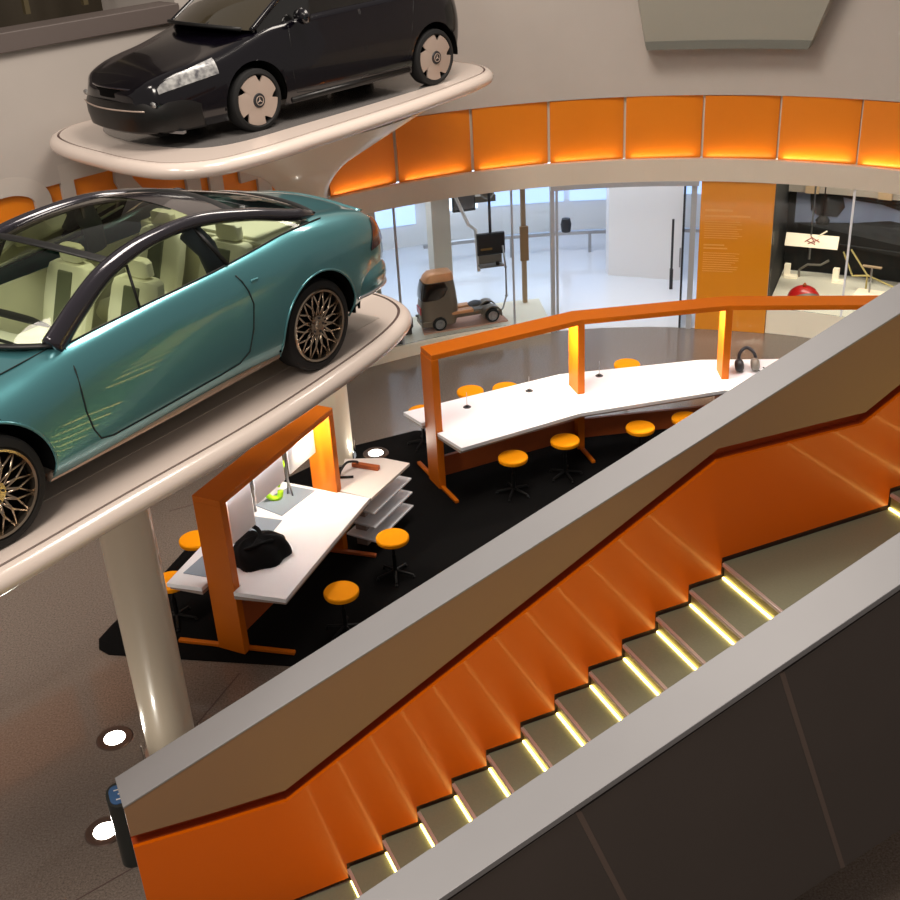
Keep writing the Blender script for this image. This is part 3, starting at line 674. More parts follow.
AZ1 = atan2(.803, .596); O1 = (-3.457, 6.754); Z1 = 3.328
half1 = [(4.61, 0), (4.56, .42), (4.33, .76), (3.85, .95), (3.0, 1.07), (2.0, 1.14), (0.8, 1.13), (-.4, 1.12), (-1.0, 1.0), (-1.38, .72), (-1.55, .35), (-1.58, 0)]
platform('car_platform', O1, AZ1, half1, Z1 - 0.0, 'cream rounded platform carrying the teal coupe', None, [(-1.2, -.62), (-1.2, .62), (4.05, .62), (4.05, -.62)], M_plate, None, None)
flare_column('platform_column', (-2.61, 8.05, 0), 0.215, O1, AZ1, 1.5, 0.1, 0.75, 0.5, Z1 - 0.185, 2.75, 'pale round column at left carrying the teal car platform')
AZ2 = atan2(.702, .712); O2 = (-2.325, 13.08); Z2 = 4.35
half2 = [(3.92, 0), (3.88, .42), (3.62, .80), (3.1, 1.0), (1.9, 1.23), (.4, 1.40), (-.5, 1.48), (-1.05, 1.42), (-1.42, 1.1), (-1.56, 0.6), (-1.58, 0)]
platform('car_platform', O2, AZ2, half2, Z2, 'cream rounded platform high up carrying the black violet car', None,
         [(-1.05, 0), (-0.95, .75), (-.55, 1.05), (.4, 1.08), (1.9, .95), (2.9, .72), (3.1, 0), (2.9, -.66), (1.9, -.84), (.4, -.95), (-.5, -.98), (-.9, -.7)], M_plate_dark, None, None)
flare_column('platform_column', (-1.50, 13.30, 0), 0.27, O2, AZ2, 1.12, -0.25, 1.85, 0.95, Z2 - 0.185, 3.40, 'cream column flaring into a cup under the black car platform')

def wheel(parent, x, y, s, rt_, w, rimr, style):
    Mx = Matrix.Translation((x, y, rt_)) @ Matrix.Rotation(R(90) * (1 if s < 0 else -1), 4, 'X')   # local +z = outwards
    h = w / 2
    wt = MB().lathe([(rimr - 0.03, -h), (rt_ - 0.03, -h), (rt_, -h + 0.03), (rt_, h - 0.03), (rt_ - 0.012, h - 0.008), (rt_ - 0.035, h), (rimr + 0.012, h + 0.004), (rimr, h - 0.01), (rimr - 0.01, h - 0.05), (rimr - 0.03, -h)], 56, Mx).build('wheel', M_tyre, parent, world=False, smooth='auto')
    if style == 'lattice':
        MB().lathe([(rimr + 0.002, h - 0.004), (rimr - 0.006, h + 0.006), (rimr - 0.022, h + 0.002), (rimr - 0.028, h - 0.03), (rimr - 0.03, h - 0.06)], 56, Mx).build('rim_lip', M_rim, wt, world=False, smooth='auto')
        MB().lathe([(0.001, h - 0.07), (rimr - 0.03, h - 0.07)], 40, Mx).build('rim_back', M_well, wt, world=False)
        mb = MB(); N = 15
        for k in range(N):
            for sg in (1, -1):
                a0 = 2 * pi * k / N; a1 = a0 + sg * 2 * pi / N * 0.95
                am = (a0 + a1) / 2
                p = [(0.075 * cos(a0), 0.075 * sin(a0), h - 0.028), (0.55 * (rimr) * cos(am), 0.55 * rimr * sin(am), h - 0.018), ((rimr - 0.026) * cos(a1), (rimr - 0.026) * sin(a1), h - 0.02)]
                mb.tube([Mx @ V(q) for q in p], 0.0085, 5)
        mb.build('rim_spokes', M_rim, wt, world=False, smooth=True)
        MB().lathe([(0.001, h - 0.005), (0.03, h - 0.006), (0.038, h - 0.018), (0.08, h - 0.022), (0.085, h - 0.05)], 24, Mx).build('hub', M_rim, wt, world=False, smooth='auto')
        mb = MB()
        for k in range(5):
            q = 2 * pi * k / 5; mb.lathe([(0.001, h - 0.012), (0.009, h - 0.012), (0.009, h - 0.03)], 6, Mx @ Matrix.Translation((0.058 * cos(q), 0.058 * sin(q), 0)))
        mb.build('wheel_bolts', M_mdark, wt, world=False)
    else:
        # flat disc with five swirl notches at its edge
        mb = MB(); pts = []; NN = 120
        for k in range(NN):
            q = 360 * k / NN; m_ = q % 72
            r = rimr * (0.985 if m_ > 17 else 0.72 + 0.265 * (m_ / 17) ** 2.2)
            pts.append((r * cos(R(q)), r * sin(R(q))))
        zf = h - 0.004
        ri = [Mx @ V((0.30 * rimr * cos(R(360 * k / NN)), 0.30 * rimr * sin(R(360 * k / NN)), zf + 0.012)) for k in range(NN)]
        ro = [Mx @ V((x_, y_, zf)) for x_, y_ in pts]; rb = [Mx @ V((x_, y_, zf - 0.02)) for x_, y_ in pts]
        mb.rings([ri, ro, rb], True, True).build('wheel_disc', M_rim_black, wt, world=False, smooth='auto')
        MB().lathe([(0.001, h - 0.06), (rimr, h - 0.06)], 40, Mx).build('rim_back', M_well, wt, world=False)
        hb = MB().lathe([(0.001, h + 0.02), (0.27 * rimr, h + 0.018), (0.30 * rimr, h + 0.006), (0.31 * rimr, h - 0.01)], 28, Mx).build('hub', M_mdark, wt, world=False, smooth='auto')
        mb = MB(); zz = h + 0.022; rs_ = 0.19 * rimr
        mb.lathe([(rs_, zz - .002), (rs_, zz + .004), (rs_ * 0.86, zz + .004), (rs_ * 0.86, zz - .002)], 24, Mx)
        for k in range(3):
            q = pi / 2 + 2 * pi * k / 3
            a = V((rs_ * .9 * cos(q), rs_ * .9 * sin(q), zz)); l = V((rs_ * .17 * cos(q + 1.05), rs_ * .17 * sin(q + 1.05), zz)); r_ = V((rs_ * .17 * cos(q - 1.05), rs_ * .17 * sin(q - 1.05), zz))
            mb.add([Mx @ V((0, 0, zz)), Mx @ l, Mx @ a, Mx @ r_, Mx @ V((0, 0, zz + .006))], [(1, 2, 4), (2, 3, 4), (1, 0, 2), (0, 3, 2), (0, 1, 4), (3, 0, 4)])
        mb.build('star_emblem', M_rim_black, wt, world=False)
    return wt

class Shell:
    """car body skin: half sections of 8 points, smooth in both directions"""
    def __init__(s, W, zs, zb, yb, zc, flare=0.0, tuck=0.10, mid=0.55, sh=0.13, crown=(0.72, 0.36)):
        s.W, s.zs, s.zb, s.yb, s.zc, s.tuck, s.mid, s.sh, s.crown, s.flare = W, zs, zb, yb, zc, tuck, mid, sh, crown, flare
    def sect(s, x):
        W = curve(s.W, x); zs = curve(s.zs, x); zb = curve(s.zb, x); yb = curve(s.yb, x); zc = curve(s.zc, x)
        H = zb - zs; c1, c2 = s.crown
        return [(W - s.tuck, zs), (W - 0.015, zs + 0.2 * H), (W, zs + s.mid * H), (W - 0.035, zb - 0.16 * H), (yb, zb), (yb * c1, lerp(zb, zc, .45)), (yb * c2, lerp(zb, zc, .85)), (0, zc)]
    def pt(s, x, v, side):       # v in 0..7
        ps = s.sect(x); i = min(int(v), 6); t = v - i
        g = lambda k: V(ps[max(0, k)]) if k <= 7 else V((-ps[6][0], ps[6][1]))
        p0, p1, p2, p3 = g(i - 1), g(i), g(i + 1), g(i + 2)
        if i == 0: p0 = p1 + (p1 - p2) * .3
        q = 0.5 * ((2 * p1) + (p2 - p0) * t + (2 * p0 - 5 * p1 + 4 * p2 - p3) * t * t + (3 * p1 - p0 - 3 * p2 + p3) * t**3)
        return V((x, q.x * side, q.y))
    def y_at(s, x, z):
        best = min((abs(s.pt(x, k / 40, 1).z - z), k) for k in range(0, 161)); return s.pt(x, best[1] / 40, 1).y
    def on(s, x, z, side=-1, out=0.004):
        return V((x, side * (s.y_at(x, z) + out), z))
    def body(s, x0, x1, nx, nv, arches, cut, parent, m, name='body'):
        mb = MB()
        xs = [lerp(x0, x1, i / nx) for i in range(nx + 1)]
        for side in (-1, 1):
            k0 = len(mb.v); P_ = {}
            for i, x in enumerate(xs):
                for j in range(nv + 1):
                    p = s.pt(x, 7 * j / nv, side); P_[i, j] = p
            inside = {}
            for (i, j), p in P_.items():
                ins = None
                if 7 * j / nv < 4.2:
                    for (ax, az_, ar) in arches:
                        d = sqrt((p.x - ax) ** 2 + (p.z - az_) ** 2)
                        if d < ar: ins = (ax, az_, ar, d)
                inside[i, j] = ins
            vid = {}
            def getv(i, j):
                if (i, j) in vid: return vid[i, j]
                p = P_[i, j].copy(); ins = inside[i, j]
                if ins and ins[3] > 1e-4:
                    p.x = ins[0] + (p.x - ins[0]) * ins[2] / ins[3]; p.z = ins[1] + (p.z - ins[1]) * ins[2] / ins[3]
                vid[i, j] = len(mb.v); mb.v.append(p); return vid[i, j]
            for i in range(nx):
                for j in range(nv):
                    c4 = [(i, j), (i + 1, j), (i + 1, j + 1), (i, j + 1)]
                    if all(inside[c] for c in c4): continue
                    v = 7 * (j + .5) / nv; xm = (xs[i] + xs[i + 1]) / 2
                    if cut and cut(xm, v, P_[i, j].y): continue
                    mb.f.append(tuple(getv(*c) for c in c4))
            # end caps
        for xe, e in ((x0, 0), (x1, 1)):
            L = [s.pt(xe, 7 * j / nv, -1) for j in range(nv + 1)]; Rr = [s.pt(xe, 7 * j / nv, 1) for j in range(nv)][::-1]
            ring = L + Rr; c = sum(ring, V()) / len(ring)
            bul = 0.03 if e else -0.03
            inner = [V((xe + bul, lerp(p.y, c.y, .35), lerp(p.z, c.z, .35))) for p in ring]
            mb.rings([ring, inner], False, True, closed=True)
        return mb.build(name, m, parent, world=False, smooth='auto')
def line_on(parent, pts, r, m, name): return MB().tube(pts, r, 5).build(name, m, parent, world=False, smooth=True)

# --- teal coupe
t = thing('concept_car', (O1[0], O1[1], Z1), 'teal metallic two door coupe with glass roof on the near platform', 'car', rz=AZ1)
sh = Shell(W=[(-.95, .52), (-.8, .68), (-.45, .83), (0, .90), (.8, .92), (2.0, .91), (2.9, .94), (3.4, .92), (3.7, .88), (3.88, .83), (4.0, .76)],
           zs=[(-.95, .40), (-.5, .24), (.3, .23), (2.6, .26), (3.3, .27), (3.7, .36), (4.0, .50)],
           zb=[(-.95, .60), (-.7, .72), (0, .90), (.4, .955), (.8, 1.03), (1.4, 1.065), (2.1, 1.09), (2.5, 1.12), (2.9, 1.15), (3.2, 1.14), (3.5, 1.10), (3.8, 1.03), (4.0, .93)],
           yb=[(-.95, .44), (-.7, .60), (0, .72), (.8, .77), (2.0, .78), (2.9, .78), (3.4, .74), (3.8, .72), (4.0, .66)],
           zc=[(-.95, .64), (-.7, .78), (0, .95), (.5, 1.02), (.8, 1.05), (3.2, 1.17), (3.5, 1.13), (3.85, 1.08), (4.0, .98)])
def cut1(x, v, y):
    if v < 4.0: return False
    q = 1 - min(1, (y / .78) ** 2)
    return (0.775 - .26 * q) < x < (3.12 + .28 * q)
sh.body(-.95, 4.0, 132, 56, [(0, .375, .435), (3.0, .375, .435)], cut1, t, M_teal)
for ax in (0, 3.0):
    for s_ in (-1, 1):
        mb = MB(); rs = []
        for i in range(21):
            q = R(lerp(-8, 188, i / 20)); c_, s2 = cos(q), sin(q)
            rs.append([(ax + .44 * c_, s_ * .60, .375 + .44 * s2), (ax + .44 * c_, s_ * .875, .375 + .44 * s2), (ax + .46 * c_, s_ * .875, .375 + .46 * s2), (ax + .46 * c_, s_ * .60, .375 + .46 * s2)])
        mb.rings(rs); mb.box((ax, s_ * .595, .58), (.88, .02, .5)); mb.build('wheel_well', M_well, t, world=False)
        wheel(t, ax, s_ * .775, s_, .365, .225, .292, 'lattice')
        lip = [sh.on(ax + .44 * cos(R(q)), .375 + .44 * sin(R(q)), s_, 0.0) for q in range(-12, 193, 6) if .26 < .375 + .44 * sin(R(q))]
        line_on(t, lip, .010, M_teal, 'arch_lip')
# sill strip, under tray
for s_ in (-1, 1):
    MB().tube([(.42, s_ * .80, .25), (1.5, s_ * .82, .26), (2.56, s_ * .82, .275)], .03, 8).build('sill_trim', mat('sill_pale', (196, 170, 150), .3, metal=.4) if s_ < 0 else MATS['sill_pale'], t, world=False, smooth=True)
MB().box((1.5, 0, .28), (2.0, 1.2, .06)).box((-.3, 0, .34), (.9, 1.0, .06)).box((3.45, 0, .42), (.8, 1.1, .05)).build('underbody', M_well, t, world=False)
# door gaps
S_ = lambda x, z: sh.on(x, z, -1, .0015)
for s_ in (-1, 1):
    g = lambda x, z: sh.on(x, z, s_, .003)
    line_on(t, [g(.76, 1.02), g(.73, .9), g(.72, .75), g(.72, .62), g(.75, .48), g(.80, .39), g(.9, .365), g(1.3, .37), g(1.9, .385), g(2.1, .40), g(2.2, .46), g(2.26, .62), g(2.3, .8), g(2.28, .9), g(2.25, .98), g(2.22, 1.03)], .006, M_seamline, 'door_gap')
    h_ = g(2.36, .955); MB().box(h_, (.07, .012, .022)).build('door_handle', M_teal, t, world=False, bevel=.004)
    line_on(t, [V((-.55, s_ * .45, curve(sh.zb, -.5) + .02)), V((-.1, s_ * .60, .915)), V((.38, s_ * .66, .975)), V((.62, s_ * .70, 1.015)), V((.70, s_ * .72, 1.035))], .005, M_seamline, 'bonnet_gap')
# rails, windscreen, roof, glass
railp = [(.70, .745, 1.045), (.98, .70, 1.21), (1.29, .645, 1.345), (1.70, .60, 1.42), (2.17, .585, 1.42), (2.64, .61, 1.335), (3.0, .65, 1.235), (3.3, .665, 1.155)]
cenp = [(.45, 0, 1.03), (.80, 0, 1.26), (1.16, 0, 1.42), (1.62, 0, 1.49), (2.17, 0, 1.485), (2.72, 0, 1.39), (3.2, 0, 1.26), (3.46, 0, 1.16)]
RC = catmull(railp, 8); CC = catmull(cenp, 8); NR = len(RC) - 1
for s_ in (-1, 1):
    MB().tube([(p.x, s_ * p.y, p.z - .012) for p in RC], [0.062 if i < NR - 5 else 0.062 - .009 * (i - NR + 5) for i in range(NR + 1)], 14, rr=[lerp(.090, .050, min(1, i / (NR * .45))) if i < NR - 5 else .058 - .008 * (i - NR + 5) for i in range(NR + 1)]).build('roof_rail', M_rail, t, world=False, smooth=True)
def can(p, q, up_=0.0):       # p 0..1 along, q -1..1 across
    f = p * NR; i = min(int(f), NR - 1); u = f - i
    a = RC[i].lerp(RC[i + 1], u); c = CC[i].lerp(CC[i + 1], u); k = 1 - q * q
    return V((a.x + (c.x - a.x) * k, q * a.y, a.z + (c.z - a.z) * k + up_))
ph = 17.6 / NR
MB().grid(lambda u, v: can(lerp(0, ph, u), lerp(-.97, .97, v)), 16, 24).build('windscreen', M_window, t, world=False, smooth=True)
MB().grid(lambda u, v: can(lerp(ph, 38 / NR, u), lerp(-.97, .97, v)), 20, 24).build('glass_roof', M_roofglass, t, world=False, smooth=True)
MB().grid(lambda u, v: can(lerp(38 / NR, 1, u), lerp(-.97, .97, v)), 16, 24).build('rear_window', M_window, t, world=False, smooth=True)
def bar(p, nm, r): MB().tube([can(p, lerp(-1, 1, k / 20), .002) for k in range(21)], r, 8, rr=.014).build(nm, M_gasket, t, world=False, smooth=True)
bar(ph, 'roof_header', .05); bar(38 / NR, 'roof_crossbar', .05); bar(.004, 'windscreen_gasket', .03); bar(.992, 'rear_window_gasket', .03)
MB().grid(lambda u, v: can(lerp(32 / NR, 38 / NR, u), lerp(-.99, .99, v), .004), 6, 24).build('roof_tail_panel', M_rail, t, world=False, smooth=True)
# side windows between belt and rail
def belt(x): return V((x, curve(sh.yb, x) + .004, curve(sh.zb, x) + .003))
def railx(x):
    for a, b in zip(RC[:-1], RC[1:]):
        if a.x <= x <= b.x: return a.lerp(b, (x - a.x) / (b.x - a.x))
    return RC[-1]
for s_ in (-1, 1):
    def sg(u, v):
        x = lerp(.80, 3.16, u); b = belt(x); r_ = railx(x); q = b.lerp(r_, v); q.y = q.y * s_ ; return q
    MB().grid(sg, 30, 6).build('side_window', M_window, t, world=False, smooth=True)
    B = lambda x: V((belt(x).x, s_ * (belt(x).y + .004), belt(x).z)); Rl = lambda x: V((x, s_ * railx(x).y, railx(x).z - .03))
    line_on(t, [B(1.39), Rl(1.47)], .011, M_gasket, 'window_divider'); line_on(t, [B(2.22), Rl(2.12)], .016, M_gasket, 'door_pillar')
    line_on(t, [V((b.x, b.y * s_, b.z)) for b in [belt(.78 + .1 * k) for k in range(26)]], .006, M_gasket, 'belt_seal')
# tail lamp, bumper trim
for s_ in (-1, 1):
    mb = MB(); 
    def tl(u, v):
        x = lerp(3.70 + .14 * v, 4.003, u); z = lerp(.76, .975 - .05 * u * u, v)
        return V((x, s_ * (sh.y_at(x, z) + .006), z))
    mb.grid(tl, 8, 8).build('tail_lamp', M_tail, t, world=False, smooth=True)
bpath = [(3.50, .90), (3.62, .91), (3.74, .90), (3.86, .87), (3.95, .82), (4.02, .72), (4.055, .55), (4.07, .3), (4.075, 0)]
bfull = [V((x, -y, 0)) for x, y in bpath] + [V((x, y, 0)) for x, y in bpath[:-1][::-1]]
bc = catmull(bfull, 5)
MB().rings([[V((p.x - .05, p.y * .93, .43)), V((p.x - .012, p.y * .985, .44)), V((p.x + .004, p.y, .50)), V((p.x, p.y * .995, .57)), V((p.x - .03, p.y * .97, .62)), V((p.x - .08, p.y * .93, .62))] for p in bc]).build('rear_bumper', M_teal, t, world=False, smooth='auto')
def dif(u, v):
    q = lerp(-1, 1, u); return V((3.96 - .40 * abs(q) ** 4 + .02 * v, q * (.62 + .2 * abs(q) ** 2), lerp(.30, .42, v)))
MB().grid(dif, 20, 4).build('rear_diffuser', M_bumper, t, world=False, smooth=True, solid=.02)
MB().tube([(p.x - .01, p.y * .985, .425) for p in bc], .016, 8).build('chrome_strip', M_chrome, t, world=False, smooth=True)
lip = [sh.pt(3.90, 4.35 + 2.65 * k / 12, -1) for k in range(13)] + [sh.pt(3.90, 7 - 2.65 * k / 12, 1) for k in range(1, 13)]
MB().tube([p + V((0, 0, .004)) for p in lip], .03, 8, rr=.012).build('boot_lip', M_teal, t, world=False, smooth=True)
# front end (outside the photo)
for s_ in (-1, 1):
    def hl(u, v):
        x = lerp(-.93, -.5, u); z = lerp(.60, .70, v) + .06 * u; return V((x, s_ * (sh.y_at(x, z) + .006), z))
    MB().grid(hl, 8, 4).build('headlamp', M_lampglass, t, world=False, smooth=True)
MB().box((-.985, 0, .50), (.02, .6, .12)).build('grille', M_bumper, t, world=False, bevel=.01)
# interior
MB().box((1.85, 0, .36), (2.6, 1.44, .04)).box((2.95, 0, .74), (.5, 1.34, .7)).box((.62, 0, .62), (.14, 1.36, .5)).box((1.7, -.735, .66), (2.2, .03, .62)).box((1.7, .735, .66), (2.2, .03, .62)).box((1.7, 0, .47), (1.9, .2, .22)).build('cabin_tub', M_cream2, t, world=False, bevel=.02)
rs = []
for i in range(13):
    q = lerp(-1, 1, i / 12); y = .70 * q; xf = .72 - .2 * (1 - q * q)
    rs.append([(xf - .06, y, .96), (xf + .12, y, .985), (xf + .32, y, .955), (xf + .40, y, .88), (xf + .36, y, .74), (xf, y, .70)])
MB().rings(rs).build('dashboard', M_cream, t, world=False, smooth='auto')
MB().lathe([(0.001, .05), (.12, .045), (.2, .02), (.22, 0)], 30, Matrix.Translation((.98, .05, .985)) @ Matrix.Rotation(R(28), 4, 'Y') @ Matrix.Diagonal((.7, 1.7, .8, 1))).build('instrument_hood', M_gasket, t, world=False, smooth=True)
MB().tube([(.62 - .03 * 0, -.1 - .05 * k, 1.03) for k in range(10)], .012, 6).build('wiper', M_gasket, t, world=False)
def seat(x, y, m, back=True):
    mb = MB()
    rs = []
    for u in [0, .15, .5, .85, 1]:
        w = .23 if 0 < u < 1 else .19; z = .02 if 0 < u < 1 else -.02
        xx = x + lerp(-.26, .24, u)
        rs.append([(xx, y + w * c_, .58 + z + .075 * s2) for c_, s2 in [(cos(q), sin(q)) for q in [2 * pi * k / 16 for k in range(16)]]])
    mb.rings(rs)
    mb.build('seat_cushion', m, t, world=False, smooth=True)
    def se(q, e=.5): return (abs(cos(q)) ** e * (1 if cos(q) > 0 else -1), abs(sin(q)) ** e * (1 if sin(q) > 0 else -1))
    rs = []
    for u, w_ in [(0, .20), (.08, .245), (.5, .255), (.85, .245), (.96, .225), (1, .18)]:
        xx = x + .20 + .19 * u; z = lerp(.58, 1.08, u)
        rs.append([(xx + .06 * se(q)[1], y + w_ * se(q)[0], z) for q in [2 * pi * k / 24 for k in range(24)]])
    MB().rings(rs).build('seat_back', m, t, world=False, smooth='auto')
    rs = []
    for u, w_ in [(0, .09), (.12, .125), (.85, .12), (1, .09)]:
        z = lerp(1.09, 1.215, u)
        rs.append([(x + .405 + .04 * se(q)[1], y + w_ * se(q)[0], z) for q in [2 * pi * k / 24 for k in range(24)]])
    MB().rings(rs).build('head_restraint', m, t, world=False, smooth='auto')
    MB().box((x + .235, y - .005, .84), (.035, .16, .42), M=Matrix.Translation((x + .245, y, .84)) @ Matrix.Rotation(R(21), 4, 'Y')).build('seat_panel', M_olive, t, world=False, bevel=.01)
for x in (1.38, 2.28):
    for y in (-.36, .36): seat(x, y, M_cream)
MB().tube([(2.24, -.66, 1.0), (2.2, -.62, 1.2), (2.1, -.56, 1.36)], .05, 10, rr=.09).build('pillar_trim', M_navy, t, world=False, smooth=True)
MB().tube([(2.24, .66, 1.0), (2.2, .62, 1.2), (2.1, .56, 1.36)], .05, 10, rr=.09).build('pillar_trim', M_navy, t, world=False, smooth=True)
MB().box((2.98, 0, 1.10), (.5, 1.2, .03)).build('parcel_shelf', M_cream, t, world=False, bevel=.01)

# --- black violet car
t = thing('people_carrier', (O2[0], O2[1], Z2), 'glossy black violet high roofed car with beige wheel discs on the far platform', 'car', rz=AZ2)
sh2 = Shell(W=[(-1.22, .46), (-1.08, .64), (-.75, .74), (-.3, .80), (.5, .83), (2.0, .83), (2.8, .80), (3.1, .72), (3.2, .64)],
            zs=[(-1.22, .22), (-.7, .17), (.3, .19), (2.5, .21), (2.9, .24), (3.2, .32)],
            zb=[(-1.22, .56), (-1.08, .66), (-.75, .75), (-.4, .81), (0, .91), (.4, 1.0), (1.0, 1.04), (2.6, 1.06), (3.0, 1.02), (3.2, .92)],
            yb=[(-1.22, .38), (-1.08, .54), (-.75, .64), (0, .70), (.5, .74), (2.6, .74), (3.0, .66), (3.2, .56)],
            zc=[(-1.22, .60), (-1.08, .70), (-.75, .80), (-.3, .91), (.2, 1.01), (.5, 1.07), (2.6, 1.1), (3.0, 1.06), (3.2, .96)], tuck=.06)
sh2.body(-1.22, 3.2, 120, 50, [(0, .325, .385), (2.62, .325, .385)], None, t, M_violet)
for ax in (0, 2.62):
    for s_ in (-1, 1):
        mb = MB(); rs = []
        for i in range(21):
            q = R(lerp(-6, 186, i / 20)); c_, s2 = cos(q), sin(q)
            rs.append([(ax + .39 * c_, s_ * .52, .325 + .39 * s2), (ax + .39 * c_, s_ * .78, .325 + .39 * s2), (ax + .405 * c_, s_ * .78, .325 + .405 * s2), (ax + .405 * c_, s_ * .52, .325 + .405 * s2)])
        mb.rings(rs); mb.box((ax, s_ * .515, .50), (.78, .02, .5)); mb.build('wheel_well', M_well, t, world=False)
        wheel(t, ax, s_ * .71, s_, .315, .2, .255, 'disc')
MB().box((1.3, 0, .24), (1.8, 1.2, .06)).box((-.70, 0, .20), (.8, 1.2, .12)).build('underbody', M_well, t, world=False)
# greenhouse
gh = [(.10, .70, .98, .0), (.55, .66, 1.26, .03), (.98, .62, 1.48, .05), (1.6, .60, 1.56, .06), (2.4, .60, 1.54, .06), (2.9, .59, 1.42, .05), (3.12, .62, 1.06, .02)]
ghc = catmull([(a, b, c) for a, b, c, d in gh], 7); NG = len(ghc) - 1
def gtop(u, v):
    f = u * NG; i = min(int(f), NG - 1); a = ghc[i].lerp(ghc[i + 1], f - i); q = lerp(-1, 1, v); k = 1 - q * q
    return V((a.x - .30 * k * max(0, 1 - u * 2.4) + .08 * k * max(0, u * 4 - 3), q * a.y, a.z + .05 * k))
wsp = 14 / NG
MB().grid(lambda u, v: gtop(u * wsp, v), 12, 20).build('windscreen', mat('tinted_windscreen', (52, 46, 34), .06, coat=1.0), t, world=False, smooth=True)
MB().grid(lambda u, v: gtop(lerp(wsp, 33 / NG, u), v), 12, 20).build('roof', M_violet, t, world=False, smooth=True)
MB().grid(lambda u, v: gtop(lerp(33 / NG, 1, u), v), 12, 20).build('rear_window', M_blackglass, t, world=False, smooth=True)
def b2(x): return V((x, curve(sh2.yb, x) + .002, curve(sh2.zb, x)))
def r2x(x):
    for a, b in zip(ghc[:-1], ghc[1:]):
        if a.x <= x <= b.x: return a.lerp(b, (x - a.x) / (b.x - a.x))
    return ghc[-1]
for s_ in (-1, 1):
    def sg2(u, v):
        x = lerp(.16, 3.08, u); q = b2(x).lerp(r2x(x), v); q.y *= s_; return q
    MB().grid(sg2, 30, 6).build('side_window', M_blackglass, t, world=False, smooth=True)
    MB().tube([(p.x, p.y * s_, p.z) for p in ghc], .030, 8).build('roof_pillar', M_violet, t, world=False, smooth=True)
    g = lambda x, z: sh2.on(x, z, s_, .0005)
    line_on(t, [g(.52, .98), g(.50, .8), g(.48, .5), g(.52, .3), g(.9, .27), g(1.42, .27), g(1.5, .32), g(1.52, .6), g(1.5, 1.0)], .004, M_gasket, 'door_gap')
    line_on(t, [g(1.52, 1.0), g(1.54, .6), g(1.56, .3), g(2.1, .3), g(2.2, .45), g(2.25, .7), g(2.35, 1.0)], .004, M_gasket, 'door_gap')
    mb = MB().tube([sh2.on(.46, .23, s_, -.02), sh2.on(1.3, .24, s_, -.01), sh2.on(2.2, .25, s_, -.02)], .05, 8, rr=.035); mb.build('sill', M_bumper, t, world=False, smooth=True)
    mr = MB().lathe([(0.001, -.11), (.05, -.09), (.075, 0), (.06, .07), (.001, .09)], 16, Matrix.Translation((.62, s_ * .90, 1.06)) @ Matrix.Rotation(R(90), 4, 'X') @ Matrix.Diagonal((.8, 1.1, 1.1, 1))).build('wing_mirror', M_violet, t, world=False, smooth=True)
    def hl2(u, v):
        x = lerp(-1.06, -.42, u); z0 = lerp(.55, .655 , u ** .8); z1 = lerp(.60, .80, u ** .6); z = lerp(z0, z1 - .05 * (1 - u) * 0, v); return V((x, s_ * (sh2.y_at(x, z) + .008), z))
    MB().grid(hl2, 14, 5).build('headlamp', M_lampglass, t, world=False, smooth=True)
    MB().lathe([(0.001, .012), (.045, .008), (.05, 0)], 14, Matrix.Translation((-1.13, s_ * .62, .46)) @ Matrix.Rotation(R(-90) , 4, 'Y') @ Matrix.Diagonal((.6, 1, 1, 1))).build('fog_lamp', M_lampglass, t, world=False, smooth=True)
bp2 = [(-.66, .748), (-.80, .742), (-.94, .715), (-1.06, .66), (-1.17, .56), (-1.25, .41), (-1.285, .22), (-1.295, 0)]
bc2 = catmull([V((x, -y, 0)) for x, y in bp2] + [V((x, y, 0)) for x, y in bp2[:-1][::-1]], 5)
MB().rings([[V((p.x + .05, p.y * .95, .165)), V((p.x + .012, p.y * .99, .19)), V((p.x - .006, p.y * 1.01, .30)), V((p.x - .006, p.y * 1.01, .40)), V((p.x + .02, p.y * .985, .47)), V((p.x + .08, p.y * .94, .48))] for p in bc2]).build('front_bumper', M_bumper, t, world=False, smooth='auto')
def gr(u, v):
    q = lerp(-1, 1, u); return V((-1.255 + .12 * q * q, q * .40, lerp(.50, .59, v)))
MB().grid(gr, 14, 3).build('grille', M_well, t, world=False, solid=.02)
MB().tube([(-1.27 + .12 * (k / 8) ** 2, .42 * k / 8, .60 - .02 * (k / 8) ** 2) for k in range(-8, 9)], .010, 6).build('grille_strip', M_rail, t, world=False, smooth=True)
MB().tube([(-1.32 + .12 * (k / 8) ** 2, .55 * k / 8, .40) for k in range(-8, 9)], .008, 6).build('bumper_strip', M_rim_black, t, world=False, smooth=True)
MB().box((-.98, -.56, .17), (.05, .42, .03), .35).build('lower_plate', M_steel, t, world=False, bevel=.004)
MB().tube([(.02 - .22 * (1 - (k / 8) ** 2), .64 * k / 8, 1.0 + .045 * (1 - (k / 8) ** 2)) for k in range(-8, 9)], .022, 6).build('windscreen_gasket', M_gasket, t, world=False, smooth=True)
line_on(t, [(-.15, -.25, 1.04), (.18, -.2, 1.13), (.5, -.3, 1.27)], .008, M_gasket, 'wiper')
# ------------------------------------------------------------------ black carpet
cp = [(-3.62, 9.56), (-3.50, 9.46), (-1.67, 9.11), (-.2, 8.9), (1.6, 9.5), (3.6, 10.6), (6.3, 12.1), (6.3, 13.8), (3.4, 13.95), (1.4, 13.7), (-.45, 13.9), (-1.23, 13.58), (-2.4, 12.5), (-2.95, 11.6), (-3.3, 10.6), (-3.58, 9.95), (-3.66, 9.72)]
ob = MB().prism(cp, 0.0, 0.012).build('carpet', M_carpet); tag(ob, 'large black carpet lying under both white workbenches', 'carpet')
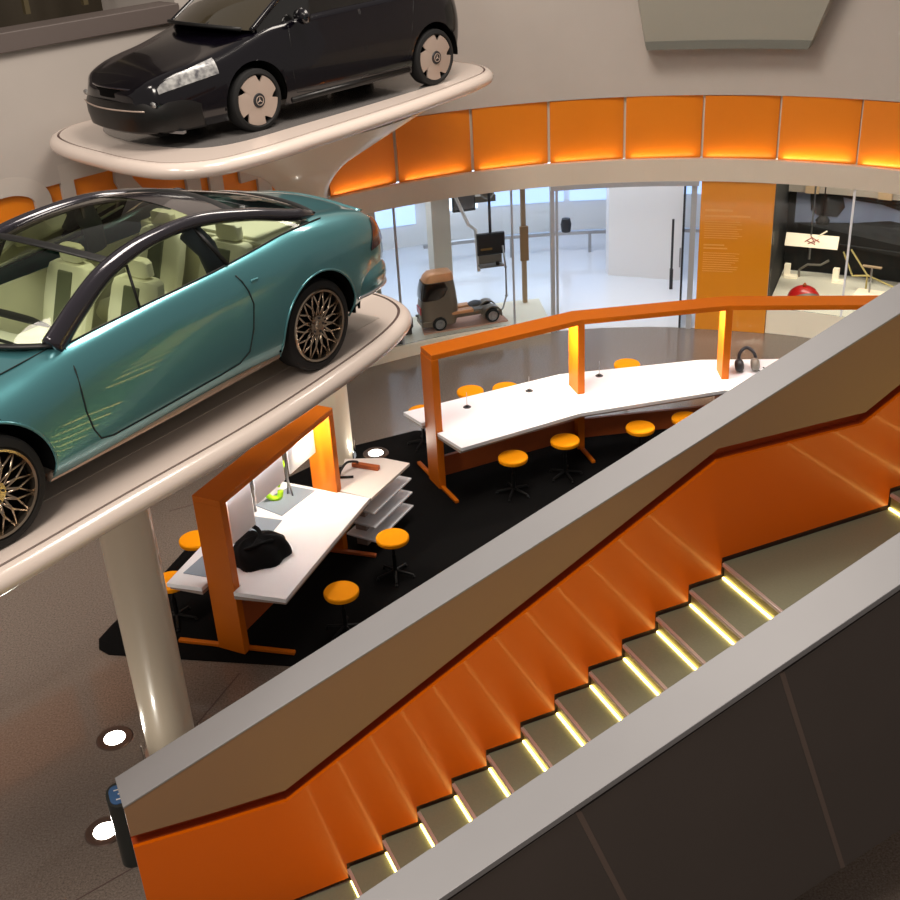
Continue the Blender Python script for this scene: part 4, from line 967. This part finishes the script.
# ------------------------------------------------------------------ workbenches
def slab(mb, a, b, w, z0, z1):      # vertical-plane board from a to b, w wide across
    a, b = V((a[0], a[1], 0)), V((b[0], b[1], 0)); d = (b - a).normalized(); n = V((d.y, -d.x, 0)) * (w / 2)
    return mb.hexa([a - n + V((0, 0, z0)), b - n + V((0, 0, z0)), b + n + V((0, 0, z0)), a + n + V((0, 0, z0))], [a - n + V((0, 0, z1)), b - n + V((0, 0, z1)), b + n + V((0, 0, z1)), a + n + V((0, 0, z1))])
def beam_path(mb, pts, w, z0, z1):
    pts = [V((p[0], p[1])) for p in pts]
    pr = ribbon([(p.x, p.y) for p in pts], w)
    for (l0, r_0), (l1, r_1) in zip(pr[:-1], pr[1:]):
        mb.hexa([(l0.x, l0.y, z0), (l1.x, l1.y, z0), (r_1.x, r_1.y, z0), (r_0.x, r_0.y, z0)], [(l0.x, l0.y, z1), (l1.x, l1.y, z1), (r_1.x, r_1.y, z1), (r_0.x, r_0.y, z1)])
    return mb
def post(t, c, d, w=0.31, th=0.09, z0=0.012, z1=1.70, m=None, nm='post'):
    d = V((d[0], d[1], 0)).normalized()
    a = V((c[0], c[1], 0)) - d * th / 2; b = V((c[0], c[1], 0)) + d * th / 2
    return slab(MB(), a, b, w, z0, z1).build(nm, m or M_orange, t, bevel=.004)
def area(loc, sx, sy, e, col, d=(0, 0, -1), along=(1, 0, 0), name='lamp', spread=None):
    L = bpy.data.lights.new(name, 'AREA'); L.shape = 'RECTANGLE'; L.size = sx; L.size_y = sy; L.energy = e; L.color = col
    if spread: L.spread = R(spread)
    lo = bpy.data.objects.new(name, L); COL.objects.link(lo)
    z = -V(d).normalized(); x = V(along); x = (x - z * x.dot(z)).normalized(); y = z.cross(x)
    m = Matrix((x, y, z)).transposed().to_4x4(); m.translation = V(loc); lo.matrix_world = m; return lo

A = V((-2.245, 9.43, 0)); B = V((-1.36, 11.16, 0)); d1 = (B - A).normalized(); n1v = V((d1.y, -d1.x, 0))
t = thing('workbench', (A.x, A.y, 0.012), 'smaller white workbench under an orange portal frame with three hanging white screens', 'workbench', 'white workbenches')
post(t, A, d1); post(t, B, d1)
slab(MB(), A - d1 * .045, B + d1 * .045, .31, 1.70, 1.765).build('beam', M_orange, t, bevel=.004)
slab(MB(), A + d1 * .1, B - d1 * .1, .06, 1.688, 1.70).build('light_strip', M_lampw, t)
def notch(L, Rr, c, d, w=.33, depth=.055):
    d = V((d[0], d[1])).normalized(); n = V((d.y, -d.x)); c = V((c[0], c[1])); L = V(L); Rr = V(Rr)
    def hit(p):       # intersect line p + d*s with the end edge
        e = Rr - L; den = d.x * e.y - d.y * e.x; q = L - p; s_ = (q.x * e.y - q.y * e.x) / den; return p + d * s_
    a = c - n * w / 2; b = c + n * w / 2
    return [tuple(L), tuple(hit(a)), tuple(a + d * depth), tuple(b + d * depth), tuple(hit(b)), tuple(Rr)]
T1 = notch((-2.81, 9.51), (-1.62, 9.12), A, d1) + [(-.885, 10.90), (-2.07, 11.47)]
MB().prism(T1, .735, .78).build('tabletop', M_table, t, bevel=.004)
c_ = V((-1.85, 10.25))
MB().prism([(lerp(c_.x, p[0], .975), lerp(c_.y, p[1], .975)) if k_ in (0, 5, 6, 7) else p for k_, p in enumerate(T1)], .70, .735).build('table_underlayer', M_edge, t)
slab(MB(), A, B, .05, .10, .42).build('stretcher', M_orange_dark, t, bevel=.004)
slab(MB(), (-2.82, 9.60), (-1.63, 9.28), .05, .012, .05).build('foot_bar', M_orange, t, bevel=.008)
slab(MB(), (-1.98, 11.30), (-.88, 10.92), .05, .012, .05).build('foot_bar', M_orange_dark, t, bevel=.008)
for (a, b, z0) in ((.235, .62, 1.10), (.69, 1.20, 1.29), (1.30, 1.80, 1.30)):
    slab(MB(), A + d1 * a, A + d1 * b, .018, z0, 1.675).build('hanging_screen', M_white, t, bevel=.004)
for a in (.655, 1.25):
    slab(MB(), A + d1 * (a - .012), A + d1 * (a + .012), .012, 1.22, 1.69).build('divider_rod', M_steel, t)
for a, z0 in ((.40, .79), (1.02, .79), (1.5, .79)):
    if a > 1: continue
    MB().tube([A + d1 * a + V((0, 0, z0)), A + d1 * a + V((0, 0, .9))], .006, 6).cyl(A + d1 * a + V((0, 0, .78)), .035, .01, 16).build('stay', M_steel, t)
area((A + B) / 2 + V((0, 0, 1.66)), 1.7, .12, 7.5, (1, .97, .97), along=d1, name='bench_lamp')
area(B - d1 * .42 + V((0, 0, 1.66)), .25, .12, 20, (1, .95, .75), d=tuple(d1 * .8 + V((0, 0, -1))), along=(d1.y, -d1.x, 0), name='added_post_fill')  # added fill, brightens the inner face of the far post to yellow
for q, lb in (([(-2.11, 10.88), (-1.76, 11.25), (-1.49, 11.12), (-1.80, 10.63)], 'blue grey mat at the far end of the smaller bench, beside the lime handset'),
              ([(-2.12, 10.66), (-1.79, 10.54), (-1.92, 10.18), (-2.24, 10.14)], 'blue grey mat in the middle of the smaller bench, behind the black bag'),
              ([(-2.67, 9.66), (-2.46, 10.08), (-2.16, 9.95), (-2.36, 9.54)], 'blue grey mat at the near left corner of the smaller bench')):
    ob = MB().prism(q, .781, .788).build('desk_mat', M_mat); tag(ob, lb, 'mat', 'blue grey desk mats')
# lime handset on its stand
c = V((-1.86, 10.98, .79))
t = thing('handset', c, 'lime green curved handset standing on the far blue grey mat', 'handset')
MB().tube(catmull([c + V(p) for p in [(-.10, .0, .20), (-.13, -.02, .10), (-.08, -.01, .02), (0, .0, .02), (.02, .02, .09)]], 5), [.045] * 21, 10, rr=.03).build('loop', M_lime, t, smooth=True)
MB().tube([c + V((.0, .01, .14)), c + V((.05, .15, .30)), c + V((.07, .22, .33))], .022, 8).build('grip', M_lime, t, smooth=True)
MB().tube([c + V((.08, .1, 0)), c + V((.10, .12, .15)), c + V((.07, .2, .3))], .010, 8).tube([c + V((.14, .05, 0)), c + V((.10, .12, .15))], .010, 8).build('stand', M_steel, t, smooth=True)
# small white cup stands
for p, lb in (((-2.14, 10.08, .788), 'small white and steel stand behind the black bag'), ((-2.33, 9.78, .788), 'small white knob at the left of the black bag')):
    ob = MB().cyl(p, .03, .02, 16).tube([V(p) + V((0, 0, .02)), V(p) + V((0.01, .01, .12))], .008, 8).lathe([(.001, .1), (.024, .115), (.024, .14), (.001, .15)], 14, Matrix.Translation(p)).build('small_stand', M_white, smooth='auto'); tag(ob, lb, 'stand')
# black bag / cloth heap
def heap(c, rx, ry, rz_, h, seed, lobes=5, amp=.12):
    rr = random.Random(seed); ph = [(rr.uniform(0, 6.3), rr.uniform(2, 7), rr.uniform(1, 5), rr.uniform(.3, 1)) for _ in range(lobes)]
    mb = MB(); rs = []
    N = 40
    for j in range(13):
        f = j / 12; zz = h * sin(f * pi / 2); rad = (cos(f * pi / 2) ** .55) if j < 12 else .02
        ring = []
        for k in range(N):
            q = 2 * pi * k / N; m_ = 1 + amp * sum(a * sin(fq * 1.0 * round(b_) + p + zz * 9 * a) for (p, b_, fq, a) in [(x[0], x[1], 1, x[3]) for x in ph] for fq in [q]) / 2
            x = rx * rad * m_ * cos(q); y = ry * rad * m_ * sin(q); z = zz * (1 + amp * .6 * sin(q * 2 + ph[0][0]) + .10 * sin(q * 5 + f * 6))
            ring.append(V((c[0] + x * cos(rz_) - y * sin(rz_), c[1] + x * sin(rz_) + y * cos(rz_), c[2] + z)))
        rs.append(ring)
    return mb.rings(rs)
c = V((-1.93, 9.87, .781))
t = thing('cloth_bag', c, 'slouched black bag lying on the near end of the smaller bench', 'bag')
heap(c, .30, .23, .5, .24, 5).build('bag_body', M_jacket, t, smooth=True)
MB().tube(catmull([c + V(p) for p in [(-.22, .06, .16), (-.25, .12, .25), (-.14, .14, .30), (-.02, .10, .27), (.02, .02, .22)]], 5), .022, 8).tube(catmull([c + V(p) for p in [(-.2, -.1, .14), (-.05, -.16, .22), (.1, -.1, .24), (.17, .02, .18)]], 5), .018, 8).build('straps', M_jacket, t, smooth=True)
# shelf unit
t = thing('shelf_unit', (-.85, 11.4, 0.012), 'white open shelf stack at the far end of the smaller bench', 'shelf')
MB().prism([(-1.25, 11.12), (-.87, 10.89), (-.46, 11.62), (-.76, 11.78), (-1.2, 11.81)], .745, .78).build('top_shelf', mat('warm_white_laminate', (226, 214, 208), .45), t, bevel=.003)
for z in (.565, .385, .205):
    MB().prism([(-1.20, 11.14), (-.86, 10.93), (-.455, 11.66), (-.8, 11.84)], z - .02, z).build('shelf', M_table, t, bevel=.003)
MB().prism([(-1.10, 11.22), (-.98, 11.16), (-.72, 11.66), (-.84, 11.72)], .012, .745).build('core', M_edge, t)
ob = slab(MB(), (-1.10, 11.63), (-.80, 11.50), .06, .782, .83).build('orange_bar', M_orange_dark, bevel=.006); tag(ob, 'short orange bar lying on the rear of the white shelf stack', 'bar')
ob = MB().tube(catmull([(-1.24, 11.36, .80), (-1.22, 11.38, .86), (-1.15, 11.50, .90), (-1.05, 11.58, .86), (-1.04, 11.58, .84)], 4), .014, 8).tube([(-1.24, 11.36, .795), (-1.08, 11.36, .795)], .014, 8).build('black_cable', M_gasket, smooth=True); tag(ob, 'black cable hook on the shelf stack beside the yellow lit post', 'cable')

# long workbench
bp_ = [(-.175, 12.475), (1.62, 13.27), (3.48, 13.45), (5.4, 13.16)]
t = thing('workbench', (bp_[0][0], bp_[0][1], 0.012), 'long angled white workbench under an orange portal frame, running behind the stairs', 'workbench', 'white workbenches')
beam_path(MB(), [(-.21, 12.465)] + bp_[1:], .31, 1.70, 1.765).build('beam', M_orange, t, bevel=.004)
beam_path(MB(), [(-.05, 12.54)] + bp_[1:], .05, 1.688, 1.70).build('light_strip', M_lampw, t)
dirs = [V((1.785, .785)).normalized(), V((1.82, .48)).normalized(), V((1.9, -.03)).normalized(), V((1.92, -.29)).normalized()]
for c, d in zip(bp_, dirs): post(t, c, d)
fr = [(.135, 11.90), (1.58, 12.60), (3.40, 12.99), (5.45, 12.68)]; bk = [(5.6, 13.72), (4.29, 13.80), (3.30, 13.92), (1.46, 13.74), (-.54, 12.92)]
def strip_slab(mb, F, Bk, z0, z1):
    for i in range(len(F) - 1):
        mb.hexa([(*F[i], z0), (*F[i + 1], z0), (*Bk[i + 1], z0), (*Bk[i], z0)], [(*F[i], z1), (*F[i + 1], z1), (*Bk[i + 1], z1), (*Bk[i], z1)])
    return mb
BK = [(-.54, 12.92), (1.46, 13.74), (3.30, 13.92), (5.6, 13.66)]
MB().prism(notch((-.54, 12.92), (.135, 11.90), bp_[0], dirs[0]) + fr[1:] + BK[::-1][:-1], .735, .78).build('tabletop', M_table, t, bevel=.003)
MB().prism(notch((-.50, 12.90), (.12, 11.92), bp_[0], dirs[0]) + [(1.58, 12.64), (3.40, 13.03), (5.4, 12.72), (5.55, 13.62), (3.30, 13.88), (1.46, 13.70)], .70, .735).build('table_underlayer', M_edge, t)
beam_path(MB(), bp_, .05, .10, .36).build('stretcher', M_orange_dark, t, bevel=.004)
for c, d in zip(bp_, dirs):
    n = V((d.y, -d.x)); c = V(c); a = c - n * .56; b = c + n * .56
    slab(MB(), a, b, .05, .012, .05).build('foot_bar', M_orange, t, bevel=.008)
for a, b in zip(bp_[:-1], bp_[1:]):
    m = (V((*a, 0)) + V((*b, 0))) / 2; d = (V((*b, 0)) - V((*a, 0))).normalized()
    area(m + V((0, 0, 1.66)), 1.7, .12, 7.5, (1, .97, .97), along=d, name='bench_lamp')
    pe = V((*b, 0)) - d * .42; area(pe + V((0, 0, 1.66)), .25, .12, 16, (1, .95, .75), d=tuple(d * .8 + V((0, 0, -1))), along=(d.y, -d.x, 0), name='added_post_fill')  # second light is an added fill aimed at each post's inner face
for p, lb in (((.24, 12.95), 'thin wire stand nearest the left end of the long bench'), ((1.03, 13.30), 'thin wire stand in the middle between the first two posts of the long bench'), ((1.95, 13.62), 'thin wire stand just right of the yellow lit middle post')):
    tt = thing('wire_stand', (*p, .78), lb, 'stand', 'wire stands on the long bench')
    MB().lathe([(.001, .004), (.045, .004), (.05, 0)], 20, Matrix.Translation((*p, .781))).lathe([(.001, .02), (.02, .018), (.025, 0)], 14, Matrix.Translation((*p, .785))).build('base', M_mdark, tt, smooth='auto')
    MB().tube([(*p, .79), (*p, .98)], .004, 6).build('stalk', M_steel, tt)
# headphones
c = V((3.80, 13.50, .781))
t = thing('headphones', c, 'black and silver headphones lying on the long bench beside the right post', 'headphones')
for dx, m in ((-.10, M_mdark), (.10, M_greyobj)):
    MB().lathe([(.001, -.05), (.07, -.045), (.085, -.01), (.08, .03), (.05, .05), (.001, .052)], 22, Matrix.Translation(c + V((dx, 0, .085))) @ Matrix.Rotation(R(75), 4, 'Y') @ Matrix.Rotation(R(20), 4, 'X')).build('ear_cup', m, t, smooth=True)
MB().tube(catmull([c + V(p) for p in [(-.10, .02, .10), (-.09, .06, .22), (0, .10, .28), (.09, .06, .22), (.12, .02, .10)]], 5), .014, 8, rr=.022).build('headband', M_mdark, t, smooth=True)
MB().tube(catmull([c + V(p) for p in [(.10, -.02, .04), (.18, -.08, .008), (.26, -.04, .008), (.22, .06, .008)]], 5), .008, 6).build('cord', M_mdark, t, smooth=True)

# stools
def make_stool():
    t = thing('stool', (0, 0, 0), 'x', 'stool', 'orange topped stools')
    MB().lathe([(.001, .44), (.155, .44), (.172, .45), (.176, .465), (.176, .487), (.168, .498), (.15, .502), (.001, .502)], 36).build('seat', M_seat, t, smooth='auto')
    MB().lathe([(.001, .43), (.12, .43), (.12, .442)], 24).build('seat_plate', M_black, t)
    MB().lathe([(.022, .07), (.022, .28), (.014, .28), (.014, .43)], 14).build('column', M_black, t, smooth='auto')
    for k in range(5):
        q = 2 * pi * k / 5 + .3
        MB().tube([(.015 * cos(q), .015 * sin(q), .07), (.20 * cos(q), .20 * sin(q), .035)], [.018, .012], 8).lathe([(.001, 0), (.016, 0), (.018, .02), (.001, .03)], 10, Matrix.Translation((.2 * cos(q), .2 * sin(q), .0))).build('leg', M_black, t, smooth='auto')
    return t
st = make_stool()
spots = [(-1.15, 9.60, 'orange topped stool nearest the stairs, in front of the smaller bench', 1), (-.66, 10.53, 'orange topped stool beside the white shelf stack', 1),
         (-2.77, 10.73, 'orange topped stool behind the smaller bench, half hidden by its near post', 1), (-2.90, 9.96, 'orange topped stool mostly hidden behind the large pale column', 1),
         (.73, 12.12, 'first orange topped stool along the front of the long bench, from its left end', 1), (1.38, 12.46, 'second orange topped stool along the front of the long bench', 1),
         (2.32, 12.68, 'third orange topped stool along the front of the long bench', 1), (2.91, 12.85, 'orange topped stool mostly hidden by the parapet, rightmost in front of the long bench', 1),
         (.31, 14.01, 'first orange topped stool behind the long bench, near its wire stand', 0), (.78, 14.04, 'second orange topped stool behind the long bench, only a sliver seen', 0),
         (2.46, 14.56, 'orange topped stool behind the long bench right of the middle post', 0), (-.33, 13.48, 'orange topped stool peeping out behind the left post of the long bench', 1)]
for i, (x, y, lb, onc) in enumerate(spots):
    o = st if i == 0 else copy_tree(st)
    o.location = (x, y, .012 if onc else 0); o.rotation_euler.z = i * .7; o['label'] = lb
# floor uplights
def uplight(x, y, z, lb):
    tt = thing('floor_uplight', (x, y, z), lb, 'floor lamp', 'round floor lamps')
    MB().lathe([(.093, .004), (.11, .010), (.155, .010), (.165, .0)], 36, Matrix.Translation((x, y, z))).build('bezel', M_bronze_ring, tt, smooth='auto')
    MB().lathe([(.001, .006), (.095, .006)], 30, Matrix.Translation((x, y, z))).build('lens', M_lampw, tt)
    area((x, y, z + .02), .18, .18, 6, (1, .93, .82), d=(0, 0, 1), name='uplight')
uplight(-3.17, 8.23, 0, 'round glowing floor lamp left of the pale column'); uplight(-3.00, 7.11, 0, 'round glowing floor lamp beside the dark stele')
uplight(-.95, 13.33, .012, 'round glowing floor lamp behind the white shelf stack')
# stele
c = V((-2.655, 6.82, 0))
t = thing('info_stele', c, 'dark rounded information stele with small blue screen at the foot of the stairs', 'stele')
def rrect(cx_, cy_, w, d, r, rz, n=6):
    out = []
    for sx, sy, a0 in ((1, 1, 0), (-1, 1, 90), (-1, -1, 180), (1, -1, 270)):
        for k in range(n + 1):
            q = R(a0 + 90 * k / n); x = sx * (w / 2 - r) + r * cos(q); y = sy * (d / 2 - r) + r * sin(q)
            out.append((cx_ + x * cos(rz) - y * sin(rz), cy_ + x * sin(rz) + y * cos(rz)))
    return out
rp = rrect(c.x, c.y, .28, .20, .09, .35)
MB().rings([[V((x, y, 0)) for x, y in rp], [V((x, y, .68 + .35 * ((x - c.x) * -sin(.35) + (y - c.y) * cos(.35)))) for x, y in rp]]).build('body', M_stele, t, smooth='auto')
rq = rrect(c.x, c.y, .23, .15, .05, .35)
MB().rings([[V((x, y, .681 + .35 * ((x - c.x) * -sin(.35) + (y - c.y) * cos(.35)))) for x, y in rq], [V((x, y, .686 + .35 * ((x - c.x) * -sin(.35) + (y - c.y) * cos(.35)))) for x, y in rq]]).build('screen', M_stelelabel, t)
mb = MB()
for k, (dx, w) in enumerate(((-.04, .14), (0, .10), (.035, .15))):
    q = V((c.x + dx * -sin(.35), c.y + dx * cos(.35), .688 + .35 * dx)); mb.box(q, (w, .012, .002), .35)
mb.build('printed_marks', M_white, t)

# ------------------------------------------------------------------ staircase
AZ = 1.17885; sv = V((sin(AZ), cos(AZ), 0)); wv = V((cos(AZ), -sin(AZ), 0)); O_ = V((-.972, 6.4316, 0))
def Sp(u, w, z): return O_ + sv * u + wv * w + V((0, 0, z))
def ext(mb, poly, w0, w1):
    n = len(poly); vs = [Sp(u, w0, z) for u, z in poly] + [Sp(u, w1, z) for u, z in poly]
    return mb.add(vs, [tuple(range(n)), tuple(range(n, 2 * n))[::-1]] + [(i, n + i, n + (i + 1) % n, (i + 1) % n) for i in range(n)])
TD, RH = .30, .1568
nos = [(TD * k, .157 + RH * k) for k in range(12)] + [(4.95 + TD * k, 1.882 + RH * (k + 1)) for k in range(9)]
WIDTH = 1.74
stt = thing('staircase', Sp(0, .87, 0), 'dark metal staircase with glowing strips under its steps, in front', 'staircase')
for k, (u, z) in enumerate(nos):
    un = nos[k + 1][0] if k + 1 < len(nos) else u + TD
    zp = z - RH
    nm = 'landing' if k == 11 else 'tread'
    ext(MB(), [(u + .02, z - .03), (un + .02, z - .03), (un + .02, z), (u + .02, z)], 0.0, WIDTH).build(nm, M_tread, stt)
    ext(MB(), [(u + .028, zp), (u + .04, zp), (u + .04, z - .03), (u + .028, z - .03)], 0.0, WIDTH).build('riser', M_riser, stt)
    ext(MB(), [(u - .004, z - .028), (u + .022, z - .028), (u + .022, z + .003), (u - .004, z + .003)], 0.012, WIDTH - .005).build('nosing', M_nosing, stt, bevel=.004)
    ext(MB(), [(u + .012, zp + .001), (u + .027, zp + .001), (u + .027, zp + .014), (u + .012, zp + .014)], 0.004, WIDTH - .01).build('light_strip', M_led, stt)
ext(MB(), [(-1.45, 0.001), (.03, 0.001), (.03, .006), (-1.45, .006)], 0.0, WIDTH).build('entry_plate', M_tread, stt)
# stringer below
ext(MB(), [(.35, .0), (.75, .0), (3.5, 1.42), (5.1, 1.46), (7.6, 2.75), (7.6, 2.95), (5.25, 1.70), (3.35, 1.70), (.35, .10)], 0.1, WIDTH - .1).build('stringer', M_clad, stt)
capz = lambda u: 1.971 + .354 * u
U0, U1 = -1.455, 7.6
gl = [(U0, 1.075), (-.90, 1.035), (-.37, 1.012), (3.2, 2.822), (4.58, 2.775), (U1, 2.775 + .5227 * (U1 - 4.58))]     # lower lip of the handrail groove
gu = [(u, z + .105) for u, z in gl]
zig = []
zg = .045
zig.append((U0, .012)); 
for k, (u, z) in enumerate(nos):
    zig.append((u, z - RH + zg if k else .05)); zig.append((u, z + zg))
zig.append((U1, nos[-1][1] + zg))
def lowline(u, top=False): return max(0.0, .5227 * u - .25 if u < 3.3 else (1.47 if u < 4.95 else 1.47 + .5227 * (u - 4.95)))
bottom = [(U1, lowline(U1)), (4.95, 1.47), (3.3, 1.47), (.48, 0.0), (U0, 0.0)]
far = thing('stair_parapet', Sp(0, -.15, 0), 'far stair parapet with pale cap, brown inner panel and orange side wall with sunk handrail', 'stair wall')
ext(MB(), [(U0 - .004, capz(U0) - .018), (U1, capz(U1) - .018), (U1, capz(U1)), (U0 - .004, capz(U0))], -.305, .004).build('cap', M_cap, far, bevel=.004)
ext(MB(), [(U0, capz(U0) - .018), (U1, capz(U1) - .018)] + gu[::-1], -.03, 0.0).build('inner_panel', M_beige, far)
ext(MB(), gl + zig[::-1][:-1] + [(U0, .012)], -.03, 0.0).build('orange_side_wall', M_stair_orange, far)
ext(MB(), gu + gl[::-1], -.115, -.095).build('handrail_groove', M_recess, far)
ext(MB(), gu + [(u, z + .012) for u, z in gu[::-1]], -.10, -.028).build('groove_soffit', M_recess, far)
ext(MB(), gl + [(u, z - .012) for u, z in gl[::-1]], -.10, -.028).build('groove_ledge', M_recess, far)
ext(MB(), [(U0 + .005, capz(U0) - .018), (U1, capz(U1) - .018)] + bottom, -.30, -.12).build('core', M_cap, far)
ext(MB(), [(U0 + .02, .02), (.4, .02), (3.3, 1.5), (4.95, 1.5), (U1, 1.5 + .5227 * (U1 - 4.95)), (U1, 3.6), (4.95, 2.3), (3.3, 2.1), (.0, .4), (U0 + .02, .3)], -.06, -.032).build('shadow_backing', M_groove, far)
near = thing('stair_parapet', Sp(0, 1.9, 0), 'near stair parapet with pale cap and dark bronze outer cladding, at bottom right', 'stair wall')
W1, W2 = 1.74, 2.05
ext(MB(), [(U0, capz(U0) - .045), (U1, capz(U1) - .045), (U1, capz(U1)), (U0, capz(U0))], W1 - .004, W2 + .012).build('cap', M_cap, near, bevel=.004)
ext(MB(), [(U0, capz(U0) - .05), (U1, capz(U1) - .05)] + bottom, W1, W2 - .03).build('core', M_beige, near)
bz = lambda u: max(0.0, -.055 + .272 * u)
ext(MB(), [(U0, capz(U0) - .075), (U1, capz(U1) - .075), (U1, capz(U1) - .045), (U0, capz(U0) - .045)], W2 - .03, W2 - .012).build('shadow_joint', M_groove, near)
tops = [-.50, .852, 2.204, 3.556, 4.908, 6.26]
def seam(u): # top and bottom points of a seam starting at u on top
    zt = capz(u) - .075
    # go down direction (.36,-1)
    lo, hi = 0, 4.0
    for _ in range(40):
        m = (lo + hi) / 2; uu, zz = u + .36 * m, zt - m
        if zz > bz(uu): lo = m
        else: hi = m
    return (u, zt), (u + .36 * lo, zt - lo)
seams = [seam(u) for u in tops]
prev = ((U0, capz(U0) - .075), (U0, 0.0))
for sm in seams + [((U1, capz(U1) - .075), (U1, bz(U1)))]:
    a, b = prev; c2, d2 = sm; g = .012
    poly = [(a[0] + g, a[1]), (c2[0] - g, c2[1]), (d2[0] - g, d2[1])]
    if b[0] < .2 < d2[0]: poly.append((.2, 0.0))
    poly.append((b[0] + g, b[1]))
    ext(MB(), poly, W2 - .025, W2).build('cladding_panel', M_clad, near, bevel=.003)
    prev = sm
for a, b in seams:
    ext(MB(), [(a[0] - .018, a[1]), (a[0] + .018, a[1]), (b[0] + .018, b[1]), (b[0] - .018, b[1])], W2 - .028, W2 + .002).build('seam_strip', M_seam, near)
ext(MB(), [(.2, -.0), (U1, bz(U1)), (U1, bz(U1) - .02 + .02), (U1, bz(U1) + .04), (.3, .04)], .3, W2 - .03).build('soffit', M_clad, near)

# ------------------------------------------------------------------ light
w = bpy.data.worlds.new('world'); SC.world = w; w.use_nodes = True
bg = w.node_tree.nodes['Background']; bg.inputs[0].default_value = lin((232, 222, 212)); bg.inputs[1].default_value = 0.36
WARM = (1, .90, .80)
area((-3.5, 2.0, 10.5), 2.5, 2.5, 560, WARM, name='ceiling_lamp')
area((0.0, 10.0, 10.5), 2.5, 2.5, 400, WARM, name='ceiling_lamp')
area((-6, 6.5, 10.5), 2, 2, 300, WARM, name='ceiling_lamp')
area((1, 13, 8.8), 3, 1.0, 150, WARM, name='ceiling_lamp')
for a in (-28, -14, 0, 10): area(pol(a, 8.6, 2.9), 2.0, 1.5, 26, (.93, .96, 1), along=(cos(R(a)), -sin(R(a)), 0), name='back_room_lamp')
for a in (28, 38): area(pol(a, 7.5, 2.85), 1.2, .8, 26, (1, .92, .78), along=(cos(R(a)), -sin(R(a)), 0), name='showcase_lamp')
